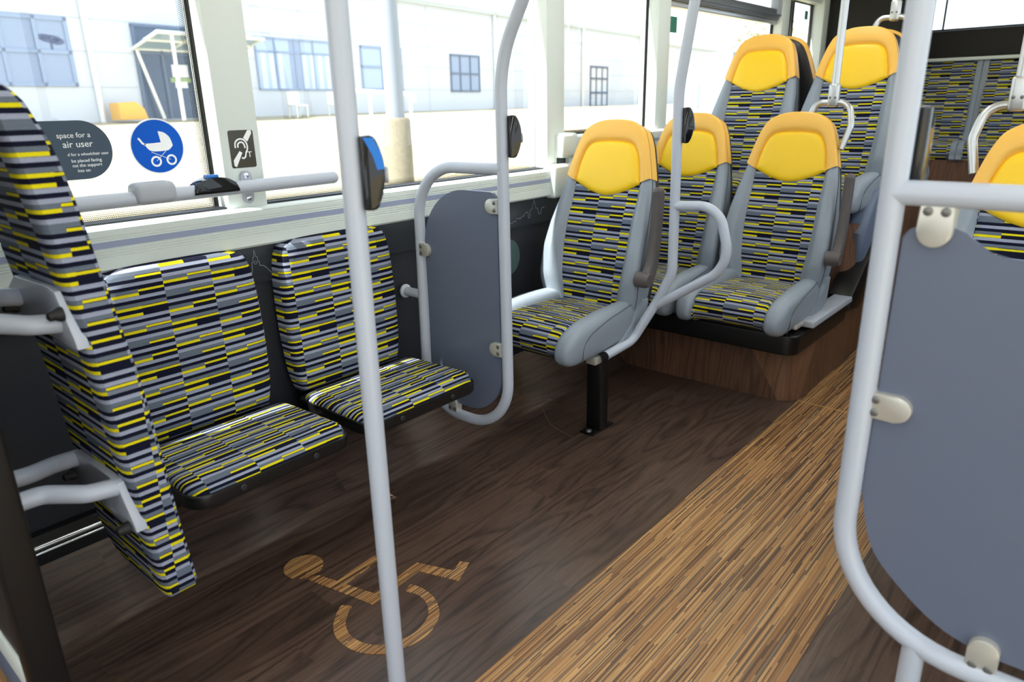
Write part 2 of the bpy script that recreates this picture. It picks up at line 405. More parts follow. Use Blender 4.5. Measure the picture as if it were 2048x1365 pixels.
bm = TB([(-1.843, -2.3, .205), (-1.843, .9, .205)], .006, seg=10); tube(bm, [(-1.843, -2.3, .189), (-1.843, .9, .189)], .004, seg=10)
struct('trim_2', bm, 'chrome')
# sill rail under the first two windows: a grooved extrusion
def sill(name, y0, y1, zb, zt, xf=-1.836):
    h = zt - zb
    pr = [(-1.93, zt), (xf - .012, zt), (xf - .004, zt - .004)]
    for f in (.1, .24, .30, .50, .56, .62, .68):
        z = zt - f * h; pr += [(xf, z + .0022), (xf - .0022, z + .0006), (xf - .0022, z - .0006), (xf, z - .0022)]
    pr += [(xf, zb + .006), (xf - .006, zb), (-1.875, zb)]
    bm = BM(); a = [bm.verts.new((x, y0, z)) for x, z in pr]; b = [bm.verts.new((x, y1, z)) for x, z in pr]
    for k in range(len(pr) - 1): bm.faces.new((a[k], a[k + 1], b[k + 1], b[k]))
    bm.faces.new(a[::-1]); bm.faces.new(b)
    o = struct(name, bm, 'cream', smooth=False)
    link('stripe_inlay', obj_mesh(B(xf - .002, xf + .0006, y0, y1 - .002, zt - .47 * h, zt - .33 * h)), 'trim_stripe', o)
    return o
def obj_mesh(bm):
    me = bpy.data.meshes.new('m'); bmesh.ops.recalc_face_normals(bm, faces=bm.faces[:]); bm.to_mesh(me); bm.free(); return me
sill('trim_3', -2.3, 2.40, .836, .945)
sill('trim_4', 2.52, 5.0, .955, 1.072)
# pillars
def pillar(name, y0, y1, x1=-1.86, z0=.94, bev=.006, m='cream', x0=-1.96): return struct(name, B(x0, x1, y0, y1, z0, 2.12, bev), m)
pillar('wall_left_pillar_1', .98, 1.098)
pillar('wall_left_pillar_2', 2.396, 2.516)
pillar('wall_left_pillar_3', 3.268, 3.386)
pillar('wall_left_pillar_4', 4.808, 4.93)
pillar('wall_left_pillar_5', 5.50, 5.62, -1.84)
pillar('wall_left_pillar_6', -1.12, -1.0)
struct('trim_5', B(-1.93, -1.88, 4.93, 5.0, .98, 2.1, .004), 'rubber')
# cream moulded caps where the two sill heights meet at the second pillar
struct('trim_6', B(-1.90, -1.815, 2.385, 2.53, .825, .962, .014, 3), 'cream')
struct('trim_7', B(-1.90, -1.822, 2.45, 2.565, .985, 1.085, .014, 3), 'cream')
# windows: gasket frame > pane, dot border
def window(name, y0, y1, z0, z1, x=-1.92, dots=.034, hopper=False, rcorner=0):
    bm = BM(); g = .007
    for (a, b, c, d) in ((y0 - .02, y0 + g, z0 - .02, z1 + .02), (y1 - g, y1 + .02, z0 - .02, z1 + .02), (y0, y1, z0 - .03, z0 + g), (y0, y1, z1 - g, z1 + .02)):
        box(bm, x - .012, x + .004, a, b, c, d)
    o = struct(name, bm, 'rubber', smooth=False)
    obj('pane', B(x - .004, x - .0035, y0, y1, z0, z1), 'glass', o, smooth=False)
    if dots:
        X = x - .002; L = dots; vs = []; fs = []; uv = []
        def q(pts, uvs):
            i = len(vs); vs.extend(pts); uv.extend(uvs); fs.append((i, i + 1, i + 2, i + 3))
        q([(X, y0, z0), (X, y1, z0), (X, y1 - L, z0 + L), (X, y0 + L, z0 + L)], [(0, 0), (y1 - y0, 0), (y1 - y0 - L, L), (L, L)])
        q([(X, y1, z0), (X, y1, z1), (X, y1 - L, z1 - L), (X, y1 - L, z0 + L)], [(0, 0), (z1 - z0, 0), (z1 - z0 - L, L), (L, L)])
        q([(X, y0, z1), (X, y0, z0), (X, y0 + L, z0 + L), (X, y0 + L, z1 - L)], [(0, 0), (z1 - z0, 0), (z1 - z0 - L, L), (L, L)])
        link('dot_border', mesh('dot_border', vs, fs, uv, False), 'frit', o)
    if hopper:
        obj('hopper_rail', B(x - .01, x + .03, y0, y1, 1.648, 1.675, .003), 'alu', o)
        bm = B(x - .01, x + .045, y0, y1 - .01, 1.675, 1.735, .006); box(bm, x + .03, x + .052, y0, y1, 1.695, 1.705, .002)
        obj('hopper_track', bm, mat('track_grey', lin(112, 116, 122), .4, .5), o)
        obj('latch', B(x, x + .05, y1 - .06, y1 + .01, 1.70, 1.86, .008), 'grey_plastic', o)
    return o
window('window_1', -1.0, .982, .935, 1.87)
window('window_2', 1.09, 2.413, .935, 1.87)
window('window_3', 2.50, 3.273, 1.075, 1.87, dots=.016)
window('window_4', 3.38, 4.805, 1.075, 1.87, dots=.012, hopper=True)
window('window_5', 5.14, 5.49, 1.0, 1.82, dots=0)
window('window_6', -2.25, -1.1, .935, 1.87)
struct('trim_8', B(-1.95, -1.86, 4.99, 5.56, 1.82, 2.12, .006), 'cream')
struct('wall_left_cant', B(-1.96, -1.86, -2.3, 5.6, 1.875, 2.16, .01), 'cream')
# rear end
struct('wall_rear', B(-1.96, .62, 6.03, 6.09, -.04, 1.44), 'wall_black', smooth=False)
struct('wall_rear_panel', B(-1.5, .62, 5.93, 6.04, 1.445, 1.625, .02), 'wall_black')
struct('trim_9', B(-1.45, .55, 5.89, 5.97, 1.425, 1.447, .006), 'cream')
struct('wall_rear_corner', B(-1.9, -1.335, 5.60, 6.08, .9, 2.16, .05, 3), 'wall_black')
struct('wall_rear_top', B(-1.9, .62, 6.0, 6.09, 2.02, 2.16, .01), 'wall_black')
bm = BM()
for a, b, c, d in ((-1.30, -1.27, 1.62, 2.03), (-.42 - .9, .55, 2.0, 2.03), (-1.3, .55, 1.615, 1.64), (.52, .55, 1.62, 2.03), (-1.205, -1.195, 1.62, 2.03)): box(bm, a, b, 6.03, 6.045, c, d)
o = struct('window_7', bm, 'rubber', smooth=False); obj('pane', B(-1.3, .55, 6.036, 6.0365, 1.62, 2.03), 'glass', o, smooth=False)
# ceiling with two rows of unseen lamps added to brighten the interior, right side with windows and the open doorway, windscreen end
struct('ceiling', B(-1.96, .66, -2.3, 6.09, 2.15, 2.2), 'white_paint', smooth=False)
for i, x in enumerate((-1.25, -.05)):
    for k, y in enumerate((-1.2, .4, 2.0, 3.6)):
        e = empty('ceiling_fill_lamp', (x, y, 2.15), 0, 'long white unseen fill lamp added to the ceiling, %s row from the %s, over the %s' % (['first', 'second', 'third', 'fourth'][k], 'windscreen', ['window side', 'door side'][i]), 'lamp', 'added ceiling fill lamps along the bus')
        obj('housing', B(-.075, .075, -.62, .62, -.028, 0, .006), 'white_paint', e); obj('diffuser', B(-.06, .06, -.6, .6, -.036, -.0285), 'lamp', e)
def wall_right():
    bm = BM(); X0, X1 = .60, .66
    for a, b, c, d in ((.95, 6.05, -.04, .9), (-2.3, 6.05, 1.98, 2.16), (.95, 1.05, .9, 1.98), (2.4, 2.52, .9, 1.98), (3.8, 3.92, .9, 1.98), (5.3, 6.05, .9, 1.98), (-2.3, -.55, -.04, .9), (-1.0, -.55, .9, 1.98)): box(bm, X0, X1, a, b, c, d)
    struct('wall_right', bm, 'cream', smooth=False)
wall_right()
for n, (a, b) in enumerate(((1.05, 2.4), (2.52, 3.8), (3.92, 5.3))): window('window_%d' % (8 + n), a, b, .9, 1.98, x=.63, dots=0)
bm = BM()
for a, b, c, d in ((-1.96, .66, -.04, .85), (-1.96, .66, 2.0, 2.16), (-1.96, -1.85, .85, 2.0), (.55, .66, .85, 2.0)): box(bm, a, b, -2.36, -2.3, c, d)
struct('wall_front', bm, 'cream', smooth=False)

# raised platforms at the back, left and right of the aisle
def platform(name, x0, x1, y0, y1, z, rc, m='wood_panel', side=1):
    """box with a rounded front corner on the aisle side"""
    pts = []
    if side > 0:
        pts = [(x0, y1), (x0, y0)] + [(x1 - rc + rc * math.sin(R(a)), y0 + rc - rc * math.cos(R(a))) for a in range(0, 91, 15)] + [(x1, y1)]
    else:
        pts = [(x1, y1), (x0, y1)] + [(x0 + rc - rc * math.cos(R(a)), y0 + rc - rc * math.sin(R(a))) for a in range(0, 91, 15)] + [(x1, y0)]
    return struct(name, prism(BM(), pts, lambda a, b: (a, b, 0), lambda a, b: (a, b, z)), m)
pl = platform('floor_platform_1', -1.87, -.885, 2.795, 3.45, .335, .09)
# the wrapped corner piece of the platform: a triangle of lighter vinyl round the rounded corner
def cornerpatch():
    vs = []; fs = []; x1, y0, rc = -.885, 2.795, .09
    rows = 14
    def pos(s, z):   # s: distance along the face from the corner start, negative = on the front face
        if s < 0: return (x1 - rc + s, y0 - .0015, z)
        if s < rc * math.pi / 2: a = s / rc; return (x1 - rc + (rc + .0015) * math.sin(a), y0 + rc - (rc + .0015) * math.cos(a), z)
        return (x1 + .0015, y0 + rc + s - rc * math.pi / 2, z)
    for i in range(rows + 1):
        z = .002 + .30 * i / rows; s0 = -.19 * i / rows + .02; s1 = .12 + .16 * i / rows
        for k in range(13): vs.append(pos(s0 + (s1 - s0) * k / 12, z))
    for i in range(rows):
        for k in range(12): a = i * 13 + k; fs.append((a, a + 1, a + 14, a + 13))
    return mesh('corner_patch', vs, fs)
M['wood_patch'] = wood('walnut_corner_vinyl', 'Z', (124, 88, 65), (78, 52, 38), (146, 108, 82), .45, plank=.2)
link('corner_patch', cornerpatch(), 'wood_patch', pl)
platform('floor_platform_2', -1.87, -.892, 3.40, 5.6, .66, .06)
platform('floor_platform_3', -1.87, .62, 5.52, 6.05, .80, .0)
platform('floor_platform_4', -.33, .6, 2.15, 3.4, .31, .09, side=-1)
platform('floor_platform_5', -.33, .6, 3.4, 5.53, .62, .06, side=-1)
# light grey ledge strip and black kick plate at the platform's aisle edge
struct('trim_10', B(-.925, -.845, 2.80, 3.30, .335, .362, .006), 'grey_plastic')
struct('trim_11', prism(BM(), [(3.29, .30), (3.29, .362), (3.62, .60), (3.72, .60), (3.72, .42), (3.42, .28)], lambda a, b: (-.95, a, b), lambda a, b: (-.845, a, b), .008), 'black')
struct('trim_12', prism(BM(), [(3.46, .47), (3.42, .62), (3.55, .80), (3.95, .80), (3.95, .47)], lambda a, b: (-.96, a, b), lambda a, b: (-.865, a, b), .03, 3), 'lino_blue')

# skyline drawing and window-side notices on the dark band
def lineart(pts2, parent, wd=.0016, x=-1.8572):
    bm = BM()
    for chain in pts2:
        for (a, b), (c, d) in zip(chain, chain[1:]):
            v = Vector((c - a, d - b)); L = v.length
            if L < 1e-6: continue
            n = Vector((-v.y, v.x)) / L * wd / 2; e = v / L * wd / 2
            q = [(a - e.x + n.x, b - e.y + n.y), (c + e.x + n.x, d + e.y + n.y), (c + e.x - n.x, d + e.y - n.y), (a - e.x - n.x, b - e.y - n.y)]
            bm.faces.new([bm.verts.new((x, p, r_)) for p, r_ in q])
    return obj('skyline_drawing', bm, 'line_art', parent, smooth=False)
sk1 = [(1.020, .762), (1.022, .79), (1.026, .79), (1.027, .804), (1.030, .804), (1.033, .826), (1.037, .804), (1.041, .804), (1.042, .79), (1.045, .79), (1.046, .778), (1.056, .776), (1.068, .766), (1.078, .752), (1.094, .752), (1.096, .735), (1.100, .735), (1.102, .757), (1.108, .757), (1.110, .768), (1.106, .768), (1.130, .778), (1.154, .768), (1.150, .768), (1.152, .757), (1.158, .757), (1.160, .740), (1.170, .740), (1.172, .754), (1.19, .756), (1.20, .77)]
cols = [[(y, .738), (y, .762), (y + .004, .764), (y + .006, .762), (y + .006, .738), (y, .738)] for y in (1.112, 1.121, 1.130, 1.139, 1.147)]
clock = [[(1.0335 + .0045 * math.cos(k * .7854), .788 + .0045 * math.sin(k * .7854)) for k in range(9)]]
lineart([sk1] + cols + clock, band)
sk2 = [(2.06, .735), (2.08, .735), (2.08, .75), (2.11, .75), (2.12, .742), (2.14, .742), (2.142, .756), (2.16, .748), (2.17, .758), (2.182, .752), (2.19, .766), (2.215, .762), (2.222, .772), (2.235, .768), (2.245, .782), (2.262, .782), (2.264, .758), (2.272, .758), (2.276, .788), (2.288, .792), (2.292, .792), (2.293, .812), (2.298, .812), (2.302, .835), (2.306, .812), (2.311, .812), (2.312, .792), (2.324, .792), (2.330, .778), (2.334, .765), (2.340, .768), (2.346, .765), (2.350, .788), (2.37, .792)]
lineart([sk2], band)

# ------------------------------------------------------------------ coach seats
AL = R(13.8)
def BK(u, w, d):  # u across, w up along the reclined back, d towards the sitter (-y)
    return (u, w * math.sin(AL) - d * math.cos(AL), w * math.cos(AL) + d * math.sin(AL))
OUT = [(-.03, .20), (0, .214), (.05, .226), (.1, .230), (.2, .228), (.3, .222), (.4, .208), (.45, .199), (.5, .188)]
HWF = [(0, .126), (.05, .131), (.1, .139), (.2, .147), (.47, .148)]
def D0(w): return .010 * math.sin(math.pi * max(0, min(1, w / .45)))
RISE = [(-.03, .012), (0, .03), (.08, .052), (.2, .05), (.3, .034), (.4, .018), (.5, .008)]
INC = [(-.148, .47), (-.142, .515), (-.130, .562), (-.113, .600), (-.088, .620), (-.05, .627), (0, .629)]
OUC = [(-.192, .492), (-.181, .535), (-.168, .583), (-.152, .632), (-.126, .677), (-.070, .706), (0, .713)]
def fullarc(half, n=5):
    pts = [Vector((a, b, 0)) for a, b in half]; pts += [Vector((-a, b, 0)) for a, b in half[-2::-1]]
    return spline(pts, n)
INA, OUA = fullarc(INC), fullarc(OUC)
def padbot(u): t = abs(u) / .148; return .420 + .05 * (t ** 1.7)
def seat_meshes():
    m = {}
    # fabric of the back
    rows = []; uv = []
    for i in range(49):
        t = i / 48; r_ = []; q = []
        for k in range(33):
            s = -1 + 2 * k / 32
            wt = padbot(s * .148); w = -.012 + (wt + .012) * t; hw = interp(HWF, w); u = s * hw
            e = min((1 - abs(s)) * hw, (wt - w)); d = D0(w) - .005 * (1 - sm(0, .012, e))
            d += .012 * abs(s) ** 3 * sm(.0, .1, w) * (1 - sm(.3, .42, w))
            r_.append(BK(u, w, d)); q.append((u + .02, w))
        rows.append(r_); uv.append(q)
    v, f, q = grid(rows, uv); m['back_cushion'] = mesh('back_cushion', v, f, q)
    # side bolsters of the back
    def bolster(sg):
        rows = []
        for i in range(31):
            t = i / 30; r_ = []
            for k in range(15):
                s = k / 14  # inner edge to outer edge over the front, then round the side to the back
                wt = .47 + (.494 - .47) * min(1, s * 1.6); w = -.035 + (wt + .035) * t
                hi, ho = interp(HWF, max(0, w)), interp(OUT, w); rs = interp(RISE, w); T = .075 - .02 * t
                base = D0(w) - .005 + .012 * sm(.0, .1, w) * (1 - sm(.3, .42, w)); rs = max(.006, rs - .010 * sm(.0, .1, w) * (1 - sm(.3, .42, w)))
                if s < .6:
                    a = s / .6; u = hi + (ho - .018 - hi) * a; d = base + .004 * sm(0, .15, a) + rs * sm(0, .55, a)
                    d -= .0 if a < .7 else .006 * ((a - .7) / .3) ** 2
                else:
                    a = (s - .6) / .4; top = base + rs
                    if a < .55:
                        g = a / .55 * math.pi / 2; u = ho - .018 + .018 * math.sin(g); d = top - .022 + .022 * math.cos(g)
                    else: u = ho - .004 * (a - .55) / .45; d = top - .022 + (-T - top + .022) * (a - .55) / .45
                if i == 30: d -= .004
                r_.append(BK(sg * u, w, d))
            rows.append(r_ if sg > 0 else r_[::-1])
        v, f, _ = grid(rows); return mesh('back_bolster', v, f)
    m['bolL'], m['bolR'] = bolster(-1), bolster(1)
    # amber headrest surround
    rows = []
    for j, (a, b) in enumerate(zip(INA, OUA)):
        r_ = []
        for k in range(15):
            s = k / 14; ln = (b - a)
            if s < .6:
                c = s / .6; p = a + ln * (c * .88); d = -.003 + .010 * sm(0, .18, c) + .004 * math.sin(math.pi * c)
            else:
                c = (s - .6) / .4
                if c < .55:
                    g = c / .55 * math.pi / 2; p = a + ln * (.88 + .12 * math.sin(g)); d = .008 - .024 + .024 * math.cos(g)
                else: p = a + ln * (1 - .02 * (c - .55) / .45); d = -.016 + (-.056 + .016) * (c - .55) / .45
            r_.append(BK(p.x, p.y, d))
        rows.append(r_[::-1])
    v, f, _ = grid(rows); m['headrest'] = mesh('headrest', v, f)
    # yellow pad
    edge = [(p.x, p.y) for p in INA] + [(u, padbot(u)) for u in [.148 - .296 * k / 24 for k in range(1, 24)]]
    n = len(edge); cx, cy = 0, .535; vs = [BK(cx, cy, .009)]; fs = []
    RG = (.3, .6, .8, .9, .96, 1.0); HT = (.009, .0088, .008, .0065, .0035, -.003)
    for r_, h in zip(RG, HT): vs += [BK(cx + (a - cx) * r_, cy + (b - cy) * r_, h) for a, b in edge]
    for k in range(n): fs.append((0, 1 + (k + 1) % n, 1 + k))
    for g in range(len(RG) - 1):
        for k in range(n): a, b = 1 + g * n + k, 1 + g * n + (k + 1) % n; fs.append((a, b, b + n, a + n))
    m['pad'] = mesh('headrest_pad', vs, fs)
    # dark moulded shell behind
    ol = [(interp(OUT, w) - .003, w) for w in (-.06, 0, .05, .1, .2, .3, .4, .47)] + [(p.x * .985, p.y - .002) for p in OUA[::-1] if p.x > .001]
    ol += [(0, .711)] + [(-a, b) for a, b in ol[::-1]]
    n = len(ol); vs = []; fs = []
    for sc, d in ((1, -.052), (1, -.072), (.97, -.086), (.90, -.094), (.5, -.098)):
        vs += [BK(a * sc, .33 + (b - .33) * sc, d - .018 * (1 - sm(.0, .5, b))) for a, b in ol]
    vs.append(BK(0, .33, -.1))
    for g in range(4):
        for k in range(n): a, b = g * n + k, g * n + (k + 1) % n; fs.append((a, a + n, b + n, b))
    for k in range(n): fs.append((4 * n + k, 5 * n, 4 * n + (k + 1) % n))
    m['shell'] = mesh('seat_shell', vs, fs)
    # seat cushion fabric
    pr = [(.035, -.012), (-.02, -.004), (-.12, .000), (-.24, .004), (-.32, .003), (-.365, -.004), (-.395, -.022), (-.411, -.052), (-.407, -.085), (-.385, -.108), (-.34, -.120), (-.25, -.124)]
    pr = spline([(a, b, 0) for a, b in pr], 5); rows = []; uv = []; L = 0
    for i, p in enumerate(pr):
        if i: L += (pr[i] - pr[i - 1]).length
        tn = (pr[min(i + 1, len(pr) - 1)] - pr[max(i - 1, 0)]).normalized(); nr = Vector((tn.y, -tn.x, 0))
        hw = interp([(0, .128), (.12, .145), (.35, .155), (.6, .152)], L); r_ = []; q = []
        for k in range(25):
            s = -1 + 2 * k / 24; e = (1 - abs(s)) * hw; dp = -.009 * (1 - sm(0, .014, e)) + .004 * (1 - s * s)
            o = p - nr * dp
            o = p + Vector((-nr.x, -nr.y, 0)) * dp if False else p - Vector((nr.x, nr.y, 0)) * (-dp if nr.y > 0 else dp)
            r_.append((s * hw, o.x, o.y)); q.append((s * hw + .02, -L))
        rows.append(r_[::-1]); uv.append(q[::-1])
    v, f, q = grid(rows, uv); m['cushion'] = mesh('seat_cushion', v, f, q)
    # cushion bolsters
    def cb(sg):
        rows = []
        for (y, top, bot, xi, xo) in ((.045, .0, -.07, .15, .195), (.03, .022, -.09, .138, .205), (0, .030, -.102, .134, .212), (-.08, .034, -.114, .138, .224), (-.18, .034, -.118, .142, .230), (-.27, .029, -.121, .145, .231), (-.34, .018, -.122, .147, .229), (-.385, .002, -.122, .148, .228), (-.412, -.018, -.117, .150, .222), (-.430, -.042, -.104, .156, .212), (-.437, -.060, -.090, .166, .201), (-.439, -.071, -.080, .178, .190)):
            cx, cz, a, b = (xi + xo) / 2, (top + bot) / 2, (xo - xi) / 2, (top - bot) / 2; r_ = []
            for k in range(25):
                an = 2 * math.pi * k / 24; c, s = math.cos(an), math.sin(an); e = 2 / 2.9
                r_.append((sg * (cx + a * math.copysign(abs(c) ** e, c)), y, cz + b * math.copysign(abs(s) ** e, s)))
            rows.append(r_)
        rr_ = spl_rows(rows, 3); v, f, _ = grid(rr_ if sg < 0 else [r_[::-1] for r_ in rr_])
        nn = len(rr_[0]); v = list(v)
        for ring, flip in ((0, sg > 0), (len(rr_) - 1, sg < 0)):
            ids = [ring * nn + k for k in range(nn - 1)]; f.append(tuple(ids if flip else ids[::-1]))
        me = mesh('seat_bolster', v, f); bm = BM(); bm.from_mesh(me); bmesh.ops.remove_doubles(bm, verts=bm.verts[:], dist=1e-6); bmesh.ops.recalc_face_normals(bm, faces=bm.faces[:]); bm.to_mesh(me); bm.free(); return me
    m['cbL'], m['cbR'] = cb(-1), cb(1)
    # side hinge cover, pan, seams
    def cover(sg):
        pts = [(.075, .03), (.06, -.07), (-.01, -.106), (-.13, -.112), (-.11, -.092), (-.03, -.05), (.03, .03)]
        return obj_mesh_s(prism(BM(), pts if sg > 0 else pts, lambda a, b: (sg * .205, a, b), lambda a, b: (sg * .232, a, b), .006, 2))
    m['coverL'], m['coverR'] = cover(-1), cover(1)
    m['pan'] = obj_mesh_s(B(-.185, .185, -.34, .06, -.133, -.110, .008))
    def seam(sg, m_):
        return
    pts = [BK(p.x * .978 if abs(p.x) > .02 else p.x, p.y - .004, -.012) for p in OUA]
    pts = []
    for a, b in zip(INA, OUA): p = a + (b - a) * .992; pts.append(BK(p.x, p.y, -.013))
    m['seam_top'] = obj_mesh_s(TB(pts, .0013, seg=6))
    def bseam(sg):
        ps = []
        for i in range(20):
            w = .49 - .5 * i / 19; ho = interp(OUT, w); rs = interp(RISE, w); top = D0(w) - .005 + rs
            ps.append(BK(sg * (ho + .0005), w, top - .026))
        return obj_mesh_s(TB(ps, .0013, seg=6))
    m['seamL'], m['seamR'] = bseam(-1), bseam(1)
    def cseam(sg):
        ps = spline([(sg * .208, .0, .022), (sg * .2215, -.10, .018), (sg * .2325, -.2, .012), (sg * .2335, -.27, -.004), (sg * .2315, -.315, -.020), (sg * .2285, -.35, -.05), (sg * .2285, -.36, -.085), (sg * .219, -.35, -.120)], 5)
        return obj_mesh_s(TB(ps, .0014, seg=6))
    m['cseamL'], m['cseamR'] = cseam(-1), cseam(1)
    # armrest folded up beside the back
    ps = [(0, -.018, .112), (0, .022, .16), (0, .044, .25), (0, .058, .40), (0, .056, .455)]
    bm = BM(); path = spline(ps, 6); n = len(path); rings = []
    for i, p in enumerate(path):
        t = (path[min(i + 1, n - 1)] - path[max(i - 1, 0)]).normalized(); nr = Vector((0, -t.z, t.y)); f = i / (n - 1)
        a = .020 - .003 * f; b = .031 - .009 * f; k_ = 1.0
        k_ = {0: .5, 1: .9, n - 1: .45, n - 2: .85}.get(i, 1.0)
        rings.append([bm.verts.new(p + Vector((a * k_ * math.copysign(abs(math.cos(q)) ** .6, math.cos(q)), 0, 0)) + nr * (b * k_ * math.copysign(abs(math.sin(q)) ** .6, math.sin(q)))) for q in [2 * math.pi * j / 20 for j in range(20)]])
    for a, b in zip(rings, rings[1:]):
        for j in range(20): bm.faces.new((a[j], a[(j + 1) % 20], b[(j + 1) % 20], b[j]))
    bm.faces.new(rings[0][::-1]); bm.faces.new(rings[-1])
    m['arm'] = obj_mesh_s(bm)
    bm = BM(); disc(bm, (-.03, -.02, .125), (1, 0, 0), .03, .055, 24); m['pivot'] = obj_mesh_s(bm)
    # D-shaped shoulder grab handle
    hp = fillet([BK(.035, .705, -.03), BK(.052, .752, -.03), BK(.185, .752, -.03), BK(.205, .66, -.03), BK(.183, .565, -.03)], [0, .035, .055, .06, 0], 8)
    m['hdl'] = obj_mesh_s(TB(hp, .0125, seg=18))
    return m
def spl_rows(rows, n):
    cols = [spline([r_[k] for r_ in rows], n) for k in range(len(rows[0]))]
    return [[tuple(c[i]) for c in cols] for i in range(len(cols[0]))]
def obj_mesh_s(bm, angle=40):
    me = obj_mesh(bm)
    for p in me.polygons: p.use_smooth = True
    me.set_sharp_from_angle(angle=R(angle)); return me
SM = seat_meshes()
def bus_seat(loc, label, rz=0.0, arm=0, handle=0, group='grey and yellow coach seats'):
    t = empty('bus_seat', loc, rz, label, 'bus seat', group)
    link('back_cushion', SM['back_cushion'], 'fabric', t)
    for k in 'LR':
        b = link('back_bolster', SM['bol' + k], 'vinyl_grey', t); link('seam', SM['seam' + k], 'piping', b)
        c = link('seat_bolster', SM['cb' + k], 'vinyl_grey', t); link('seam', SM['cseam' + k], 'piping', c)
        link('hinge_cover', SM['cover' + k], 'vinyl_grey', t)
    h = link('headrest', SM['headrest'], 'vinyl_yellow', t); link('seam', SM['seam_top'], 'piping_y', h); link('headrest_pad', SM['pad'], 'pad_yellow', t)
    link('seat_shell', SM['shell'], 'shell', t); link('seat_cushion', SM['cushion'], 'fabric', t); link('seat_pan', SM['pan'], 'black', t)
    if arm:
        a = link('armrest', SM['arm'], 'brown_grey', t); a.location = (arm * .262, 0, 0); p = link('pivot', SM['pivot'], 'brown_grey', a)
        if arm < 0: p.scale = (-1, 1, 1)
    if handle:
        g = link('grab_handle', SM['hdl'], 'alu', t); g.scale = (handle, 1, 1)
    return t
s1 = bus_seat((-1.565, 2.28, .45), 'single coach seat standing on one black floor leg, with a folded armrest', arm=1)
bm = B(.135, .198, -.20, -.145, -.448, -.14, .004); box(bm, -.20, .195, -.205, -.14, -.175, -.14, .004); obj('leg', bm, 'black', s1)
ft = obj('foot_plate', B(.137, .197, -.245, -.10, -.450, -.442, .003), 'black', s1)
bm = BM(); disc(bm, (.167, -.228, -.443), (0, 0, 1), .011, .009); obj('bolt', bm, 'screw', ft)
bm = BM(); disc(bm, (.167, -.118, -.443), (0, 0, 1), .011, .009); obj('bolt', bm, 'screw', ft)
obj('side_bracket', B(.190, .224, -.215, -.035, -.142, -.108, .004), 'black', s1)
bm = B(.17, .214, -.26, -.216, -.155, -.125, .004); obj('bracket_plate', bm, 'steel', s1)
s2 = bus_seat((-1.592, 3.0, .46), 'window seat of the lower pair on the black base, behind the pole with the hoop')
s3 = bus_seat((-1.115, 3.0, .46), 'aisle seat of the lower pair on the black base, with folded armrest and shoulder handle', arm=1, handle=1)
obj('bracket_plate', B(.16, .23, -.28, -.12, -.118, -.10, .003), 'steel', s3)
s4 = bus_seat((-1.592, 3.75, .835), 'window seat of the upper pair on the higher step, beside the hopper window')
s5 = bus_seat((-1.115, 3.75, .835), 'aisle seat of the upper pair on the higher step, with a shoulder handle', handle=1)
for s_ in (s4, s5): obj('seat_stand', B(-.16, .16, -.26, .02, -.174, -.15, .004), 'black', s_)
bm = BM(); disc(bm, BK(.198, .375, .0), (0.35, -1, .2), .011, .02, 16); obj('coat_hook', bm, 'sign_white', s5)
g_ = 'rear-facing coach seats'
s6 = bus_seat((-1.592, 4.30, .835), 'rear-facing seat back to back with the upper window seat, only its headrest edge showing', math.pi, group=g_)
s7 = bus_seat((-1.115, 4.30, .835), 'rear-facing seat back to back with the upper aisle seat, only its headrest edge showing', math.pi, group=g_)
for s_ in (s6, s7): obj('seat_stand', B(-.16, .16, -.26, .02, -.174, -.15, .004), 'black', s_)
s8 = bus_seat((-.157, 2.22, .45), 'coach seat across the aisle, behind the large grey screen with the horizontal bar', handle=-1)
obj('seat_stand', B(-.16, .16, -.26, .02, -.15, -.14, .004), 'black', s8)

# black base tray under the lower pair
def tray():
    pts = [(-1.845, 3.30), (-1.845, 2.675)] + [(-.868 - .05 + .05 * math.sin(R(a)), 2.675 + .05 - .05 * math.cos(R(a))) for a in range(0, 91, 10)] + [(-.868, 3.30)]
    return prism(BM(), pts, lambda a, b: (a, b, .245), lambda a, b: (a, b, .324), .006, 2)
t_ = obj('seat_base', tray(), 'black'); tag(t_, 'black metal base tray under the lower pair of coach seats', 'seat base')

# ------------------------------------------------------------------ rear bench
rb = empty('rear_bench', (0, 5.5, .80), 0, 'full-width bench at the rear under the black panel, striped fabric with grey strips', 'bench')
XB = [-1.33, -.905, -.455, -.005, .445]
for a, b in zip(XB, XB[1:]):
    a2, b2 = a + .034, b - .034
    rows = []; uv = []
    pr = spline([(.37, .105, 0), (.25, .11, 0), (.1, .112, 0), (.03, .105, 0), (.003, .08, 0), (.002, .03, 0), (.02, .0, 0)], 4); L = 0
    for i, p in enumerate(pr):
        if i: L += (pr[i] - pr[i - 1]).length
        rows.append([(a2 + (b2 - a2) * k / 10, p.x, p.y) for k in range(11)]); uv.append([((b2 - a2) * k / 10 + a * 3, -L) for k in range(11)])
    v, f, q = grid(rows, uv); link('seat_cushion', mesh('seat_cushion', v, f, q), 'fabric', rb)
    rows = []; uv = []
    for i in range(15):
        t = i / 14; w = .53 * t; y = .36 + .085 * t - .025 * math.sin(math.pi * min(1, t * 1.15)); z = .105 + .525 * t
        rows.append([(a2 + (b2 - a2) * k / 10, y, z) for k in range(11)]); uv.append([((b2 - a2) * k / 10 + a * 3, w) for k in range(11)])
    rows.append([(x, y + .06, z + .002) for x, y, z in rows[-1]]); uv.append([(x, w + .06) for x, w in uv[-1]])
    v, f, q = grid(rows, uv); link('backrest', mesh('backrest', v, f, q), 'fabric', rb)
